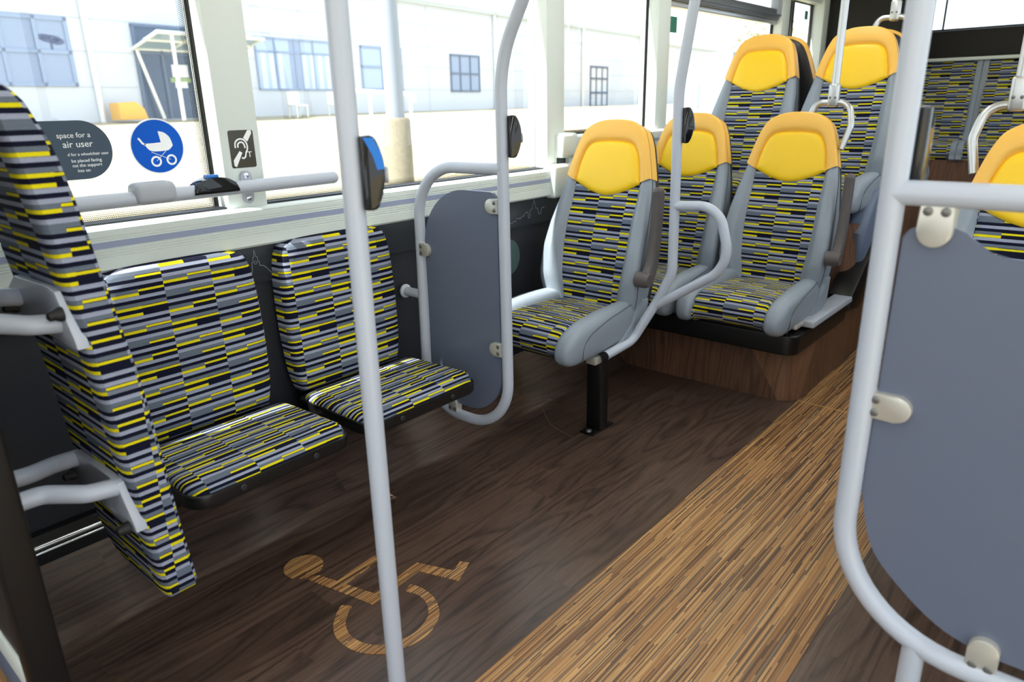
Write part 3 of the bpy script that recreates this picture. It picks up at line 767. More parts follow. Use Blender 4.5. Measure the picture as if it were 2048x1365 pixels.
def gstrip(x0, x1, nm='divider'):
    d = obj(nm, prism(BM(), [(.36 - .012, .105), (.37, .2), (.398, .4), (.428, .632), (.50, .632), (.50, .10)], lambda a, b: (x0, a, b), lambda a, b: (x1, a, b), .005), 'vinyl_grey', rb)
    pts = [(.37, .112), (.1, .122), (.03, .116), (-.006, .085), (-.006, .03), (.02, -.004), (.37, -.004)]
    obj('cushion_strip', prism(BM(), [(p.x, p.y) for p in spline([(a, b, 0) for a, b in pts], 4)], lambda a, b: (x0, a, b), lambda a, b: (x1, a, b), .005), 'vinyl_grey', rb)
for x in XB:
    if x > -1.3: gstrip(x - .036, x - .001)
    gstrip(x + .001, x + .036)
obj('base', B(-1.33, .5, .03, .4, -.045, .01, .004), 'black', rb)

# ------------------------------------------------------------------ tip-up seats on the side wall
def tipup(y0, label):
    t = empty('tip_up_seat', (-1.858, y0, .345), 0, label, 'tip-up seat', 'tip-up seats on the window wall')
    OL = [(-.185, .0), (-.20, .07), (-.207, .2), (-.206, .33), (-.200, .42), (-.185, .475), (-.155, .492), (-.10, .498), (0, .499)]
    OL = OL + [(-a, b) for a, b in OL[-2::-1]]; OL = [(p.x, p.y * .92) for p in spline([(a, b, 0) for a, b in OL], 4)]
    n = len(OL); vs = []; uv = []; fs = []
    def lean(b): return -.028 * b / .5
    # outline rings: wall side, side wall, rounded edge, then the puffed front
    per = [0]
    for k in range(1, n): per.append(per[-1] + math.dist(OL[k], OL[k - 1]))
    rings = [(1.0, .018, 0), (1.0, .058, 0), (.985, .070, 1), (.95, .078, 1), (.85, .082, 1), (.6, .084, 1), (.3, .085, 1), (.0, .085, 1)]
    cy = .24
    for sc, d, fr in rings:
        for (a, b) in OL:
            A, Bz = a * sc, cy + (b - cy) * sc
            vs.append((d + lean(Bz), A, Bz + .04))
            uv.append((A + .05, Bz) if fr else (a + math.copysign(.09 - d, a) + .05, Bz))
    for g in range(len(rings) - 1):
        for k in range(n): a, b = g * n + k, g * n + (k + 1) % n; fs.append((a, b, b + n, a + n))
    link('backrest', mesh('backrest', vs, fs, uv), 'fabric', t)
    bp = obj('back_plate', prism(BM(), [(a * .93, .04 + cy + (b - cy) * .93) for a, b in OL], lambda a, b: (0, a, b), lambda a, b: (.02, a, b)), 'black', t)
    # cushion: rounded plan, softly crowned, striped across
    pl = rrect(.10, .412, -.214, .214, .045, 6, (.045, .02, .02, .045)); n = len(pl); vs = []; uv = []; fs = []
    cx = .25
    for sc, z in ((1.0, .034), (1.0, .048), (.985, .057), (.94, .0625), (.8, .0645), (.5, .066), (.2, .067), (0, .067)):
        for (a, b) in pl:
            A, Bb = cx + (a - cx) * sc, b * sc; zz = z - .010 * (1 - (A - .10) / .31) - .012 * sm(.36, .412, A)
            vs.append((A, Bb, zz)); uv.append((Bb + .05, -(A + (.066 - z) * .9)))
    for g in range(7):
        for k in range(n): a, b = g * n + k, g * n + (k + 1) % n; fs.append((a, b, b + n, a + n))
    link('seat_cushion', mesh('seat_cushion', vs, fs, uv), 'fabric', t)
    bm = prism(BM(), rrect(.085, .418, -.220, .220, .045, 6, (.045, .015, .015, .045)), lambda a, b: (a, b, .004), lambda a, b: (a, b, .036), .004)
    tr = obj('seat_tray', bm, 'black', t)
    for y in (-.10, .10):
        bm = BM(); disc(bm, (.416, y, .02), (1, 0, 0), .008, .005); obj('bolt', bm, 'shell', tr)
    for sg in (-1, 1): obj('hinge_bracket', B(.0, .11, sg * .155 - .015, sg * .155 + .015, -.06, .03, .003), 'black', t)
    bm = BM(); disc(bm, (.06, -.19, -.01), (0, 1, 0), .014, .38, 14); obj('hinge_bar', bm, 'black', t)
    obj('gap_sun_block', B(.0, .17, .226, .264, -.09, .004, .004), 'black', t)  # black block between the seats, added to stop sun through the gap
    return t
tipup(.795, 'tip-up seat folded down nearest the upright wheelchair backrest')
tipup(1.283, 'tip-up seat folded down next to the small curved grey screen, behind the front pole')

# ------------------------------------------------------------------ poles, rails and screens
PR = .0175
def stop_button(parent, loc, rz, big=1.0, blue=True):
    """curved gloss-black bell push clipped to a tube; local +x points away from the tube"""
    e = bpy.data.objects.new('bell_push', None); COL.objects.link(e); e.parent = parent; e.location = loc; e.rotation_euler = (0, 0, rz); e.empty_display_size = .02
    pr = [(0, -.060), (.020, -.060), (.030, -.042), (.037, -.015), (.038, .012), (.034, .035), (.022, .060), (0, .060)]
    bm = prism(BM(), [(p.x, p.y) for p in spline([(a * big, b * big, 0) for a, b in pr], 3)], lambda a, b: (a, -.021 * big, b), lambda a, b: (a, .021 * big, b), .004, 3)
    h = obj('housing', bm, 'black_gloss', e)
    obj('push_button', prism(BM(), circle(0, 0, .013, 20), lambda a, b: (.034, a, b - .004), lambda a, b: (.0415, a, b - .004), .002), 'grey_plastic', e)
    if blue: obj('blue_inlay', prism(BM(), [(.006, .0585), (.0222, .0585), (.0342, .034), (.0386, .008), (.0265, .006), (.020, .030)], lambda a, b: (a * big, -.0216 * big, b * big), lambda a, b: (a * big, .0216 * big, b * big)), 'blue_plastic', e)  # blue polygon over the upper part of the housing
    return e
# front pole of the wheelchair bay
p1 = empty('handrail_pole', (-.955, .718, 0), 0, 'pale grey upright pole rising from the wheelchair symbol, with a black bell push', 'pole')
obj('tube', TB([(0, 0, .012), (0, 0, 2.15)], PR, seg=28), 'pole', p1)
obj('floor_flange', TB([(0, 0, .0015), (0, 0, .010), (0, 0, .016)], [.045, .045, .024], seg=28), 'pole', p1)
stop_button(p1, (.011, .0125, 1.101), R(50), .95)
def screws(bm, pts, ax, r=.0075, h=.003):
    for p in pts: disc(bm, p, ax, r, h, 12)
def clamp(parent, x, y, z, dx, dz, w=.044, l=.05, th=.006, m='steel'):
    """D-shaped plate on both faces of a panel in the x-z plane, running from the tube at (x, z) in direction dx or dz"""
    n = 12; pts = []
    e = Vector((dx, dz)); s = Vector((-dz, dx)) * w / 2
    pts = [-s, s] + [e * (l - w / 2) + s.normalized() * (w / 2) * math.cos(R(a)) + e * (w / 2) * math.sin(R(a)) for a in range(0, 181, 15)]
    bm = prism(BM(), [(x + p.x, z + p.y) for p in pts], lambda a, b: (a, y - .010 - th, b), lambda a, b: (a, y + .010, b), .002)
    o = obj('clamp', bm, m, parent)
    for k in (-.5, .5):
        q = Vector((x, z)) + e * .012 + s * k
        b2 = BM(); disc(b2, (q.x, y - .010 - th + .0015, q.y), (0, -1, 0), .0065, .0035, 14); obj('screw', b2, 'screw', o)
    return o
# small curved screen between the tip-up seats and the single seat
p2 = empty('partition_screen', (0, 1.58, 0), 0, 'curved tube frame with a small dark grey panel, behind the farther tip-up seat', 'screen')
pts = [(-.98, .0, 2.15), (-1.13, 0, 1.86), (-1.388, 0, 1.24), (-1.388, 0, .19), (-1.765, 0, .19), (-1.756, 0, 1.024), (-1.388, 0, 1.024)]
pth = fillet([(-1.03, 0, 2.15), (-1.155, 0, 1.72), (-1.390, 0, 1.32), (-1.388, 0, .188), (-1.772, 0, .188), (-1.757, 0, 1.022), (-1.39, 0, 1.024)], [0, .4, .35, .17, .16, .17, 0], 14)
obj('frame', TB(pth, PR, seg=26), 'pole', p2)
ol = [(-1.412, .945), (-1.410, .709), (-1.412, .43)]
ol = rrect(-1.735, -1.412, .232, .957, .1, 12, (.03, .19, .13, .15))
obj('panel', prism(BM(), ol, lambda a, b: (a, -.005, b), lambda a, b: (a, .005, b), .0015, 1), 'screen', p2)
clamp(p2, -1.402, 0, .917, -1, 0); clamp(p2, -1.402, 0, .468, -1, 0); clamp(p2, -1.757, 0, .752, 1, 0); clamp(p2, -1.632, 0, .200, 0, 1, .04, .045)
obj('wall_stay', TB(fillet([(-1.772, 0, .590), (-1.80, 0, .592), (-1.858, 0, .592)], .01), .0155, seg=18), 'pole', p2)
obj('stay_boss', TB([(-1.858, 0, .592), (-1.852, 0, .592), (-1.848, 0, .592)], [.024, .024, .018], seg=20), 'pole', p2)
stop_button(p2, (-1.376, .011, 1.115), R(46), .95, blue=False)
# pole with a side hoop standing on the single seat's bracket
p3 = empty('hoop_pole', (-1.335, 2.08, .315), 0, 'pale grey pole with a D-shaped side hoop, beside the single coach seat', 'pole')
def rel(ps, o): o = Vector(o); return [Vector(p) - o for p in ps]
O3 = (-1.335, 2.08, .315)
A3 = fillet(rel([(-1.335, 2.055, .327), (-1.335, 2.245, .337), (-1.262, 2.285, .49), (-1.203, 2.285, .61), (-1.213, 2.285, 1.24), (-1.165, 2.285, 1.56), (-1.0, 2.285, 2.15)], O3), [0, .05, .2, .12, .5, .4, 0], 10)
obj('tube', TB(A3, PR, seg=24), 'pole', p3)
H3 = fillet(rel([(-1.205, 2.285, .852), (-1.04, 2.285, .862), (-.985, 2.285, .66), (-1.262, 2.285, .480)], O3), [0, .09, .12, 0], 14)
obj('hoop', TB(H3, PR * .98, seg=24), 'pole', p3)
bm = BM(); disc(bm, Vector((-1.335, 2.056, .327)) - Vector(O3), (0, -1, -.05), .0176, .004, 20); obj('end_plug', bm, 'rubber', p3)
stop_button(p3, (.138, .213, .808), R(34), .95, blue=False)
# ceiling stanchions clamped to the shoulder handles
def stanchion(x, y, z, label, top=2.15):
    e = empty('ceiling_stanchion', (x, y, z), 0, label, 'stanchion', 'stanchions clamped to seat handles')
    obj('tube', TB([(0, 0, .045), (0, 0, top - z)], .0155, seg=22), 'alu', e)
    c = obj('clamp', B(-.021, .021, -.018, .018, -.018, .075, .009, 3), 'alu', e)
    for dx in (-.010, .010):
        b2 = BM(); disc(b2, (dx, -.0172, .02), (0, -1, 0), .0048, .0025, 12); obj('screw', b2, 'screw', c)
def wpt(o, p): return Matrix.Translation(o.location) @ Matrix.Rotation(o.rotation_euler.z, 4, 'Z') @ Vector(p)
for s_, sg, lb in ((s3, 1, 'silver stanchion rising from the shoulder handle of the lower aisle seat'), (s5, 1, 'silver stanchion rising from the shoulder handle of the upper aisle seat'), (s8, -1, 'silver stanchion rising from the handle of the coach seat across the aisle')):
    q = wpt(s_, BK(sg * .118, .752, -.03)); stanchion(q.x, q.y, q.z, lb)
# large screen beside the entrance
p4 = empty('entrance_screen', (0, 1.13, 0), 0, 'large grey panel in a pale tube frame with a horizontal bar, by the entrance', 'screen')
pth = fillet([(-.255, 0, 2.15), (-.255, 0, .345), (.50, 0, .345), (.50, 0, 1.07)], [0, .20, .2, 0], 14)
obj('frame', TB(pth, PR, seg=28), 'pole', p4)
obj('cross_bar', TB([(-.255, 0, 1.072), (.50, 0, 1.072)], PR, seg=28), 'pole', p4)
obj('foot_tube', TB([(-.125, 0, .36), (-.125, 0, .0)], PR, seg=24), 'pole', p4)
ol = [(-.236, 1.008), (-.228, 1.020), (-.214, 1.026), (-.172, 1.026), (-.158, 1.022), (-.142, 1.006), (-.126, .995), (-.10, .989), (.0, .988), (.44, .988), (.46, .97), (.46, .5), (.43, .41), (.35, .38), ] + [(p.x, p.y) for p in spline([(-.02, .378, 0), (-.09, .394, 0), (-.155, .437, 0), (-.212, .50, 0), (-.239, .60, 0)], 8)]
obj('panel', prism(BM(), ol, lambda a, b: (a, .006, b), lambda a, b: (a, .016, b), .0015, 1), 'screen', p4)
clamp(p4, -.195, .011, 1.061, 0, -1, .044, .062, .008); clamp(p4, -.247, .011, .748, 1, 0, .042, .062, .008); clamp(p4, -.035, .011, .352, 0, 1, .042, .06, .008)
stop_button(p4, (-.2445, .0165, 1.135), R(87), .85, blue=False)
# waist rail along the windows
p5 = empty('window_rail', (-1.782, .35, 1.004), 0, 'pale grey waist rail across the first window, on brackets at the pillar', 'handrail')
obj('tube', TB([(0, -.75, 0), (0, .92, .006)], PR, seg=24, dome=True), 'pole', p5)
for y in (.688,):
    br = obj('bracket', prism(BM(), rrect(y - .016, y + .016, -.048, .040, .014), lambda a, b: (-.079, a, b), lambda a, b: (-.070, a, b), .002), 'grey_plastic', p5)
    obj('stay', B(-.073, -.01, y - .011, y + .011, -.012, .012, .003), 'grey_plastic', p5)
    for z in (-.034, .028):
        bm = BM(); disc(bm, (-.0705, y, z), (1, 0, 0), .0075, .003, 14); obj('screw', bm, 'chrome', br)
bx = obj('junction_box', B(-.03, .026, .352, .452, -.012, .040, .016, 4), 'grey_plastic', p5)
e = bpy.data.objects.new('bell_push', None); COL.objects.link(e); e.parent = p5; e.location = (0, .555, .008)
pr = [(-.060, 0), (-.056, .018), (-.035, .034), (0, .040), (.035, .034), (.056, .018), (.060, 0)]
obj('housing', prism(BM(), [(p.x, p.y) for p in spline([(a, b, 0) for a, b in pr], 3)], lambda a, b: (-.022, a, b - .01), lambda a, b: (.023, a, b - .01), .004, 3), 'black_gloss', e)
obj('push_button', B(-.013, .013, -.018, .012, .026, .036, .003), 'blue_plastic', e)

# ------------------------------------------------------------------ wheelchair backrest and the partition it hangs on
bk = empty('wheelchair_support', (-1.49, .40, .25), 0, 'tall striped upright pad held on pale grey tubes from the dark partition', 'wheelchair support')
OB = Vector((-1.49, .40, .25))
PB = [(.24, .452), (.40, .436), (.55, .424), (.73, .410), (.9, .394), (1.05, .375), (1.18, .350), (1.26, .330)]
PF = [(.24, .522), (.40, .508), (.55, .499), (.73, .486), (.9, .462), (1.05, .443), (1.15, .425), (1.22, .398), (1.26, .37)]
def padmesh():
    ol = rrect(-1.648, -1.336, .245, 1.255, .08, 8, (.03, .06, .09, .022)); 
    dense = []
    for k, p in enumerate(ol):
        q = ol[(k + 1) % len(ol)]; n = max(1, int(math.dist(p, q) / .03))
        for t in range(n): dense.append((p[0] + (q[0] - p[0]) * t / n, p[1] + (q[1] - p[1]) * t / n))
    ol = dense; n = len(ol); vs = []; fs = []; uv = []; cx, cz = -1.492, .75
    def sh(p, ins):
        v = Vector((p[0] - cx, p[1] - cz)); sx = 1 - ins / .156; sz = 1 - ins / .505
        return (cx + v.x * sx, cz + v.y * sz)
    R_ = [(.156, 0, 0, 0), (.11, 0, 0, 0), (.06, 0, 0, 0), (.02, 0, 0, 0), (.006, .0, .0036, 0), (0, 0, .010, 0), (0, 0, .010, 1), (0, 1, -.010, 1), (0, 1, -.010, 2), (.006, 1, -.003, 2), (.02, 1, 0, 2), (.06, 1, 0, 2), (.11, 1, 0, 2), (.156, 1, 0, 2)]
    for ins, front, off, md in R_:
        for p in ol:
            x, z = sh(p, ins); y = interp(PF if front else PB, z) + off
            vs.append((x - OB.x, y - OB.y, z - OB.z))
            sx = 1 if x > cx else -1
            if md == 0: uv.append((x, z))
            elif md == 1: uv.append((-1.336 + (y - .40) if sx > 0 else -1.648 - (y - .4), z))
            else: uv.append((x + .3, z))
    m = len(R_)
    for g in range(m - 1):
        if g in (5, 7): continue
        for k in range(n): a, b = g * n + k, g * n + (k + 1) % n; fs.append((a, b, b + n, a + n))
    me = mesh('pad', vs, fs, uv); bm = BM(); bm.from_mesh(me); bm.normal_update(); bm.to_mesh(me); bm.free(); return me
link('pad', padmesh(), 'fabric', bk)
def bt(ps, r=.0175): obj('support_tube', TB(rel(fillet(ps, [0] + [.05] * (len(ps) - 2) + [0], 8), OB), r, seg=22), 'pole', bk)
bt([(-1.42, .225, .536), (-1.42, .305, .534), (-1.385, .365, .52), (-1.378, .424, .514)])
bt([(-1.55, .225, .528), (-1.55, .32, .523), (-1.585, .375, .512), (-1.59, .422, .508)])
bt([(-1.42, .225, .868), (-1.42, .30, .866), (-1.40, .345, .855), (-1.392, .390, .850)])
bt([(-1.55, .225, .893), (-1.55, .31, .889), (-1.58, .35, .876), (-1.588, .385, .868)])
for zc, yb in ((.478, .428), (.862, .398)):
    pts = [(-1.648, zc - .02), (-1.60, zc - .045), (-1.36, zc - .055), (-1.338, zc - .052), (-1.338, zc - .035), (-1.365, zc + .05), (-1.40, zc + .055), (-1.58, zc + .05), (-1.64, zc + .02)]
    pl_ = obj('mounting_plate', prism(BM(), pts, lambda a, b: (a - OB.x, yb - .012 - (b - zc) * .08 - OB.y, b - OB.z), lambda a, b: (a - OB.x, yb - (b - zc) * .08 - OB.y + .012, b - OB.z), .002), 'pole', bk)
    for px_, dz in ((-1.358, .012 if zc > .6 else -.045), (-1.622, -.018)):
        c = Vector((px_, yb - .012, zc + dz)) - OB
        obj('knob', tube(BM(), [c, c + Vector((0, -.006, 0)), c + Vector((0, -.014, 0)), c + Vector((0, -.022, -.001)), c + Vector((0, -.025, -.001))], [.013, .013, .009, .008, .004], seg=16), 'rubber', pl_)
bm = B(-1.86, -1.285, .198, .222, .0, 2.15, 0); struct('wall_partition', bm, mat('partition_brown', lin(38, 28, 25), .5), smooth=False)
struct('trim_13', B(-1.86, -1.285, .192, .199, .205, .265, .002), 'cream')
struct('trim_14', B(-1.86, -1.285, .193, .199, .12, .205, .001), 'lino_blue')
struct('trim_15', B(-1.86, -1.285, .194, .199, .003, .12, .001), 'bamboo')
pp = B(-1.302, -1.262, .186, .243, 0, 2.15, .008, 3); o = obj('partition_post', pp, 'black'); tag(o, 'black upright edge post of the dark partition in front of the striped backrest', 'post')

# ------------------------------------------------------------------ wheelchair symbol inlaid in the floor
ws = empty('floor_symbol', (-1.33, .95, 0), 0, 'wheelchair symbol inlaid in light bamboo vinyl in the dark floor', 'floor sign')
def flat(name, pts, z=.0022): return obj(name, prism(BM(), pts, lambda a, b: (a + 1.33, b - .95, 0.0002), lambda a, b: (a + 1.33, b - .95, z)), 'bamboo', ws, smooth=False)
flat('head', circle(-1.536, .874, .053, 40))
flat('body', [(-1.492, .846), (-1.470, .878), (-1.412, .8935), (-1.423, 1.030), (-1.395, 1.026), (-1.384, .900), (-1.291, .925), (-1.304, 1.084), (-1.200, 1.122), (-1.215, 1.163), (-1.191, 1.174), (-1.158, 1.100), (-1.271, 1.062), (-1.262, .893), (-1.288, .889)])
wo_ = [(-1.322, .842), (-1.303, .812), (-1.268, .778), (-1.220, .760), (-1.160, .766), (-1.110, .797), (-1.082, .845), (-1.074, .912), (-1.100, .972), (-1.150, 1.008), (-1.205, 1.018), (-1.248, 1.010)]
wi_ = [(-1.238, .982), (-1.200, .992), (-1.160, .984), (-1.122, .955), (-1.104, .905), (-1.108, .861), (-1.130, .819), (-1.165, .795), (-1.212, .789), (-1.255, .805), (-1.285, .835), (-1.298, .857)]
sp = lambda l: [(p.x, p.y) for p in spline([(a, b, 0) for a, b in l], 5)]
flat('wheel', sp(wo_) + sp(wi_))

# ------------------------------------------------------------------ notices
def wprism(pts, x0, x1): return prism(BM(), pts, lambda a, b: (x0, a, b), lambda a, b: (x1, a, b))
def rtext(body, size, yr, z, x, m, parent):
    o = wall_text(body, size, 0, z, x, m, parent); w = max(v.co.y for v in o.data.vertices); o.location.y = yr - w; return o
XG = -1.9215
n1 = obj('wheelchair_notice', wprism(rrect(.45, .732, 1.051, 1.187, .0675, 12), XG - .001, XG + .0004), 'sign_dark'); tag(n1, 'dark slate rounded notice about the wheelchair space stuck on the first window', 'notice')
for b, s_, yr, z in (('space for a', .0168, .688, 1.148), ('air user', .0215, .690, 1.126), ('d for a wheelchair user', .0098, .722, 1.1065), ('be placed facing', .0106, .703, 1.0915), ('nst the support', .0106, .702, 1.0805), ('kes on', .0106, .673, 1.0685)):
    rtext(b, s_, yr, z, XG + .0008, 'sign_white', n1)
n2 = obj('pushchair_sign', wprism(circle(.843, 1.118, .069, 64), XG - .001, XG + .0003), 'sign_white'); tag(n2, 'round blue pushchair sign with a white rim stuck on the first window', 'sign')
obj('blue_field', wprism(circle(.843, 1.118, .0655, 64), XG, XG + .0007), 'sign_blue', n2)
kk = .00044
def pq(l): return [(.843 + (a - 927) * kk, 1.118 - (b - 850) * kk) for a, b in l]
obj('pram_body', wprism(pq(sp([(850, 832), (900, 831), (948, 828)]) + [(940, 766)] + sp([(942, 765), (975, 775), (1003, 803), (1015, 845)]) + sp([(1014, 850), (990, 872), (960, 877), (900, 877), (872, 865), (850, 832)])[:-1]), XG, XG + .0011), 'sign_white', n2)
def ringp(c, r, w, n=28):
    a = circle(c[0], c[1], r, n); b = circle(c[0], c[1], r - w, n); bm = BM()
    for x in (XG + .0011,):
        va = [bm.verts.new((x, p, q)) for p, q in a]; vb = [bm.verts.new((x, p, q)) for p, q in b]
        for k in range(n): bm.faces.new((va[k], va[(k + 1) % n], vb[(k + 1) % n], vb[k]))
    return bm
for c in ((905, 934), (995, 930)): obj('pram_wheel', ringp(pq([c])[0], 31 * kk, 11 * kk), 'sign_white', n2, smooth=False)
def strokes(name, chains, w, x, m, parent):
    bm = BM()
    for ch in chains:
        n = len(ch); L = []; R2 = []
        for i, p in enumerate(ch):
            a, b = Vector(ch[max(0, i - 1)]), Vector(ch[min(n - 1, i + 1)]); t = (b - a).normalized(); nn = Vector((-t.y, t.x)) * w / 2
            L.append(bm.verts.new((x, p[0] + nn.x, p[1] + nn.y))); R2.append(bm.verts.new((x, p[0] - nn.x, p[1] - nn.y)))
        for i in range(n - 1): bm.faces.new((L[i], L[i + 1], R2[i + 1], R2[i]))
    return obj(name, bm, m, parent, smooth=False)
strokes('pram_handle', [pq(sp([(822, 800), (832, 812), (842, 828), (858, 838)]))], .005, XG + .0011, 'sign_white', n2)
strokes('pram_frame', [pq([(885, 880), (990, 928)]), pq([(970, 878), (908, 932)])], .0012, XG + .001, 'sign_white', n2)
XP = -1.8595
n3 = obj('hearing_loop_sign', wprism(rrect(1.005, 1.078, 1.052, 1.151, .006), XP - .001, XP + .0006), mat('sign_bronze', lin(62, 58, 46), .15)); tag(n3, 'dark square hearing loop sign with an ear and a T on the cream pillar', 'sign')
def eq(l): return [(1.005 + (a - 348) / 262 * .073, 1.151 - (b - 360) / 355 * .099) for a, b in l]
obj('diagonal_band', wprism(eq([(372, 640), (445, 555), (472, 572), (395, 705), (372, 690)]), XP, XP + .001), 'sign_white', n3)
obj('diagonal_band', wprism(eq([(500, 435), (555, 362), (592, 362), (592, 395), (540, 470)]), XP, XP + .001), 'sign_white', n3)
strokes('ear', [eq(sp([(405, 525), (408, 480), (432, 452), (470, 442), (508, 458), (530, 495), (530, 540), (512, 572), (500, 610), (480, 625), (460, 618)])), eq(sp([(432, 522), (438, 488), (468, 472), (497, 488), (508, 530)]))], .0042, XP + .0012, 'sign_white', n3)
wall_text('T', .022, 1.054, 1.079, XP + .001, 'sign_white', n3)
n4 = obj('priority_notice', wprism(circle(2.147, .610, .075, 40), -1.8725, -1.8712), 'teal_sign'); tag(n4, 'round grey-green notice low on the side wall behind the small curved screen', 'notice')
for b, z, y in (('y', .655, 2.070), ('oc', .628, 2.068), ('ne', .610, 2.066), ('ed', .592, 2.066), ('s', .574, 2.074)): wall_text(b, .018, y + .024, z - .004, -1.8708, 'sign_white', n4)
o = obj('exit_notice', wprism(rrect(3.455, 3.56, 1.535, 1.61, .004), -1.922, -1.9212), 'sign_green'); tag(o, 'green notice in the upper corner of the hopper window beside the third pillar', 'notice')
o = obj('exit_notice', wprism(rrect(5.36, 5.42, 1.72, 1.775, .004), -1.922, -1.9212), 'sign_green'); tag(o, 'small green notice on the narrow rear side window', 'notice')

# loose thread hanging below the single seat
o = obj('loose_thread', TB(spline([(-1.52, 1.92, .31), (-1.525, 1.915, .22), (-1.52, 1.92, .13), (-1.49, 1.93, .06), (-1.45, 1.95, .030), (-1.43, 1.97, .012), (-1.42, 1.975, .002)], 6), .0006, seg=6), 'brown_grey'); tag(o, 'thin pale thread hanging from under the single coach seat to the floor', 'thread')

# ------------------------------------------------------------------ outdoors
def ground_z(x): return -.35 if x > -3.2 else -.35 + (-3.2 - x) / 22.4 * 1.34
bm = BM(); xs = [14, -3.2, -6, -10, -16, -22, -27, -40, -120]; rows = [[bm.verts.new((x, y, ground_z(x) if x > -27 else 1.02)) for x in xs] for y in (-60, -20, 0, 20, 50, 110)]
for a, b in zip(rows, rows[1:]):
    for k in range(len(xs) - 1): bm.faces.new((a[k], a[k + 1], b[k + 1], b[k]))
struct('ground', bm, 'grass', smooth=False)
FA = math.atan2(.9942, -.107)
hall = empty('office_building', (-25.655, 11.157, 0), FA, 'long pale industrial building with blue-framed windows beyond the grass', 'building')
def hp(name, bm, m, parent=hall, **k): return obj(name, bm, m, parent, **k)
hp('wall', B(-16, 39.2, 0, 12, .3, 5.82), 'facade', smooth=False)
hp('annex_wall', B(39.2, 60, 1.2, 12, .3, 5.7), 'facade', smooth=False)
bm = B(-16.2, 39.4, -.25, 12, 5.80, 5.98); box(bm, 39.4, 60, 1.0, 12, 5.70, 5.86); hp('roof', bm, 'roof_ext', smooth=False)
bm = BM()
for z in (2.0, 3.05, 4.0, 4.9): box(bm, -16, 39.2, -.012, 0, z, z + .025)
for s in (-8, 4.1, 9.0, 14.5): box(bm, s, s + .03, -.012, 0, .9, 5.8)
hp('cladding_joint', bm, 'facade_line', smooth=False)
for s in (-1.6, 20.03, 29.9, 38.9): hp('drainpipe', TB([(s, -.10, .7), (s, -.10, 5.8)], .085, seg=12), 'white_metal')
def win(s0, s1, z0, z1, cols, zs, fr='win_frame', pane='win_pane', fwid=.07):
    bm = BM()
    for a, b, c, d in [(s0, s1, z0, z0 + fwid), (s0, s1, z1 - fwid, z1), (s0, s0 + fwid, z0, z1), (s1 - fwid, s1, z0, z1)] + [(c - fwid / 2, c + fwid / 2, z0, z1) for c in cols] + [(s0, s1, z - fwid / 2, z + fwid / 2) for z in zs]: box(bm, a, b, -.06, 0, c, d)
    o = hp('window', bm, fr, smooth=False); hp('pane', B(s0, s1, -.02, .0, z0, z1), pane, o, smooth=False); return o
w = win(-4.9, -2.12, 2.02, 3.99, [-4.0, -3.06], [3.0], fwid=.11)
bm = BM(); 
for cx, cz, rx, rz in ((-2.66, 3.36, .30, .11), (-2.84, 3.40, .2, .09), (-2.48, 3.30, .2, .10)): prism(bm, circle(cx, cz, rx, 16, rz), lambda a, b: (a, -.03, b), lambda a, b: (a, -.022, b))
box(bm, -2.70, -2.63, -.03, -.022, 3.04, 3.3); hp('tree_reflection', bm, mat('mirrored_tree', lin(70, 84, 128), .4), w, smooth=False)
w = win(4.54, 8.35, 1.95, 3.86, [5.45, 6.4, 7.35], [3.35], 'win_frame', 'win_blind', .06)
hp('dark_opening', B(6.15, 6.75, -.03, -.021, 1.97, 3.82), 'win_pane', w, smooth=False)
for k in range(9): hp('blind_slat', B(4.75 + k * .40, 4.97 + k * .40, -.035, -.022, 2.0, 3.3), mat('blind_white', lin(206, 220, 240), .7) if k == 0 else bpy.data.materials['blind_white'], w, smooth=False) if k not in (3, 4) else None
win(10.0, 12.61, 1.96, 3.81, [11.3], [2.95], 'win_frame', 'win_blind', .09)
win(16.2, 18.68, 1.91, 3.72, [17.0, 17.85], [2.8], 'win_frame_dark', 'win_pane', .09)
win(31.05, 33.6, .95, 3.6, [31.9, 32.75], [1.9, 2.8], 'win_frame_dark', 'facade', .12)
# entrance doors under the glazed canopy
dr = hp('entrance_door', B(-.12, 3.6, -.03, .0, 1.0, 3.9), 'door_glass', smooth=False)
bm = BM()
for s in (-.16, .72, 1.9, 3.55): box(bm, s, s + .09, -.09, 0, 1.0, 3.92)
for z in (3.05, 3.88): box(bm, -.16, 3.64, -.09, 0, z, z + .09)
hp('door_frame', bm, 'win_frame_dark', dr, smooth=False)
hp('door_poster', B(1.05, 1.65, -.05, -.03, 2.35, 2.75), 'sign_white', dr, smooth=False); hp('door_poster', B(.95, 1.7, -.045, -.03, 2.18, 2.33), mat('poster_green', lin(150, 170, 110), .6), dr, smooth=False); hp('door_poster', B(1.1, 1.55, -.05, -.03, 2.0, 2.2), 'sign_white', dr, smooth=False)
cn = hp('entrance_canopy', prism(BM(), [(-.02, 3.2), (-1.6, 3.62), (-1.6, 3.68), (-.02, 3.26)], lambda a, b: (-.2, a, b), lambda a, b: (3.8, a, b)), 'canopy_glass', smooth=False)
bm = BM()
for s in (-.2, 1.1, 2.4, 3.7): tube(bm, [(s, -.02, 3.19), (s, -1.62, 3.6)], .05, seg=8)
for y, z in ((-1.6, 3.6), (-.9, 3.42), (-.05, 3.2)): tube(bm, [(-.25, y, z), (3.8, y, z)], .05, seg=8)
hp('canopy_frame', bm, 'white_metal', cn)
bm = BM(); tube(bm, [(-.1, -.08, 3.18), (.35, -.3, 1.0)], .06, seg=10); hp('canopy_prop', bm, 'white_metal', cn)
bm = BM(); tube(bm, [(.30, -1.55, 3.58), (.32, -1.5, .95)], .06, seg=10); hp('canopy_prop', bm, 'white_metal', cn)
def at(s, d, z): return (-25.655 - .107 * s + .9942 * d, 11.157 + .9942 * s + .107 * d, z)
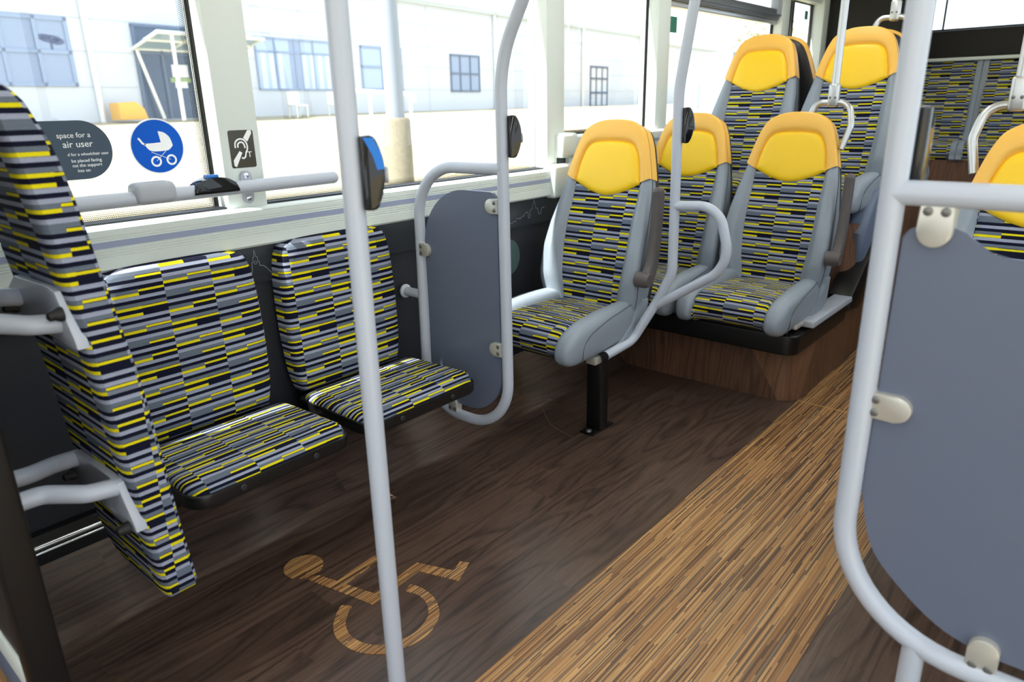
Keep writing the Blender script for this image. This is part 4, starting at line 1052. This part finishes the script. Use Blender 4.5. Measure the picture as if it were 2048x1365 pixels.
o = obj('grit_bin', prism(BM(), [(-.47, 0), (-.47, .52), (.1, .55), (.35, .35), (.45, 0)], lambda a, b: (a, -.3, b), lambda a, b: (a, .3, b), .03), 'yellow_grit'); o.location = at(-.98, .6, 1.0); o.rotation_euler = (0, 0, FA); tag(o, 'amber grit bin against the pale building left of the glazed entrance', 'bin'); 
o['label'] = 'amber grit bin at the foot of the pale building beside the glazed entrance'
def bench(s, lbl):
    e = empty('garden_chair', at(s, 1.2, ground_z(-24.3)), FA, lbl, 'chair', 'white chairs by the building')
    obj('seat', B(-.28, .28, -.28, .25, .42, .47, .01), 'white_metal', e); obj('backrest', B(-.28, .28, .2, .26, .47, .95, .01), 'white_metal', e)
    for a in (-.25, .25):
        for b in (-.24, .21): obj('leg', B(a - .025, a + .025, b - .025, b + .025, 0, .42), 'white_metal', e)
bench(5.3, 'white chair outside below the blinds, nearer the glazed entrance'); bench(7.3, 'white chair outside below the blinds, farther from the glazed entrance')
# lamp post
lp = empty('lamp_post', (-6.0, 5.14, ground_z(-6)), 0, 'pale concrete lamp post standing on the grass outside the second window', 'lamp post')
zz = ground_z(-6)
obj('base_section', TB([(0, 0, 0), (0, 0, 1.07 - zz), (0, 0, 1.10 - zz)], [.158, .152, .13], seg=28), 'concrete', lp)
obj('shaft', TB([(0, 0, 1.0 - zz), (-.02, 0, 4.5), (-.05, 0, 7)], [.098, .09, .07], seg=24), mat('galvanised_post', lin(150, 158, 172), .5), lp)
obj('lantern', B(-.2, .9, -.12, .12, 6.95, 7.1, .03), 'win_frame', lp)
# pale handrail at the path
hr = empty('path_railing', (-15.0, 11.5, ground_z(-15) - .02), 0, 'white tubular railing beside the lamp post in front of the building', 'railing'); zz = ground_z(-15)
obj('top_rail', TB(fillet([(0, -.3, 1.30), (0, .9, 1.25), (0, 2.0, 1.18), (0, 2.05, 1.0)], .05), .045, seg=10), 'white_metal', hr)
for y, h in ((.55, 1.27), (1.9, 1.18)): obj('post', TB([(0, y, 0), (0, y, h)], .04, seg=10), 'white_metal', hr)
# store behind, trees
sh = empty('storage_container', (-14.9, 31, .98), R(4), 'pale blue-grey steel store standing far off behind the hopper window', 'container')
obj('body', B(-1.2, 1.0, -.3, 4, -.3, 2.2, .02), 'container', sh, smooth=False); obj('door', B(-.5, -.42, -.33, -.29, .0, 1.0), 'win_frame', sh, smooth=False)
def tree(x, y, h, r, lbl, seed):
    rnd = random.Random(seed); e = empty('tree', (x, y, ground_z(x) if x > -27 else 1.0), 0, lbl, 'tree', 'trees far beyond the bus')
    obj('trunk', TB([(0, 0, -.3), (.1, 0, h * .5), (0, 0, h * .8)], [.2, .14, .08], seg=8), 'bark', e)
    bm = BM()
    for k in range(900):
        u, v, w_ = rnd.gauss(0, 1), rnd.gauss(0, 1), rnd.gauss(0, 1); n = Vector((u, v, w_)).normalized() * r * (rnd.random() ** .4)
        c = Vector((0, 0, h * .68)) + Vector((n.x, n.y, n.z * .8)); a = .15
        ax = Vector((rnd.gauss(0, 1), rnd.gauss(0, 1), rnd.gauss(0, 1))).normalized(); bx_ = ax.orthogonal().normalized(); by = ax.cross(bx_)
        bm.faces.new([bm.verts.new(c + bx_ * a), bm.verts.new(c + by * a * .6), bm.verts.new(c - bx_ * a), bm.verts.new(c - by * a * .6)])
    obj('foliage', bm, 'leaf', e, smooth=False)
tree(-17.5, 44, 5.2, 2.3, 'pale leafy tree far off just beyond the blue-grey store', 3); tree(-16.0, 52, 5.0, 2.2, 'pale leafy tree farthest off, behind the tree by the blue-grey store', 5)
bpy.context.view_layer.update()
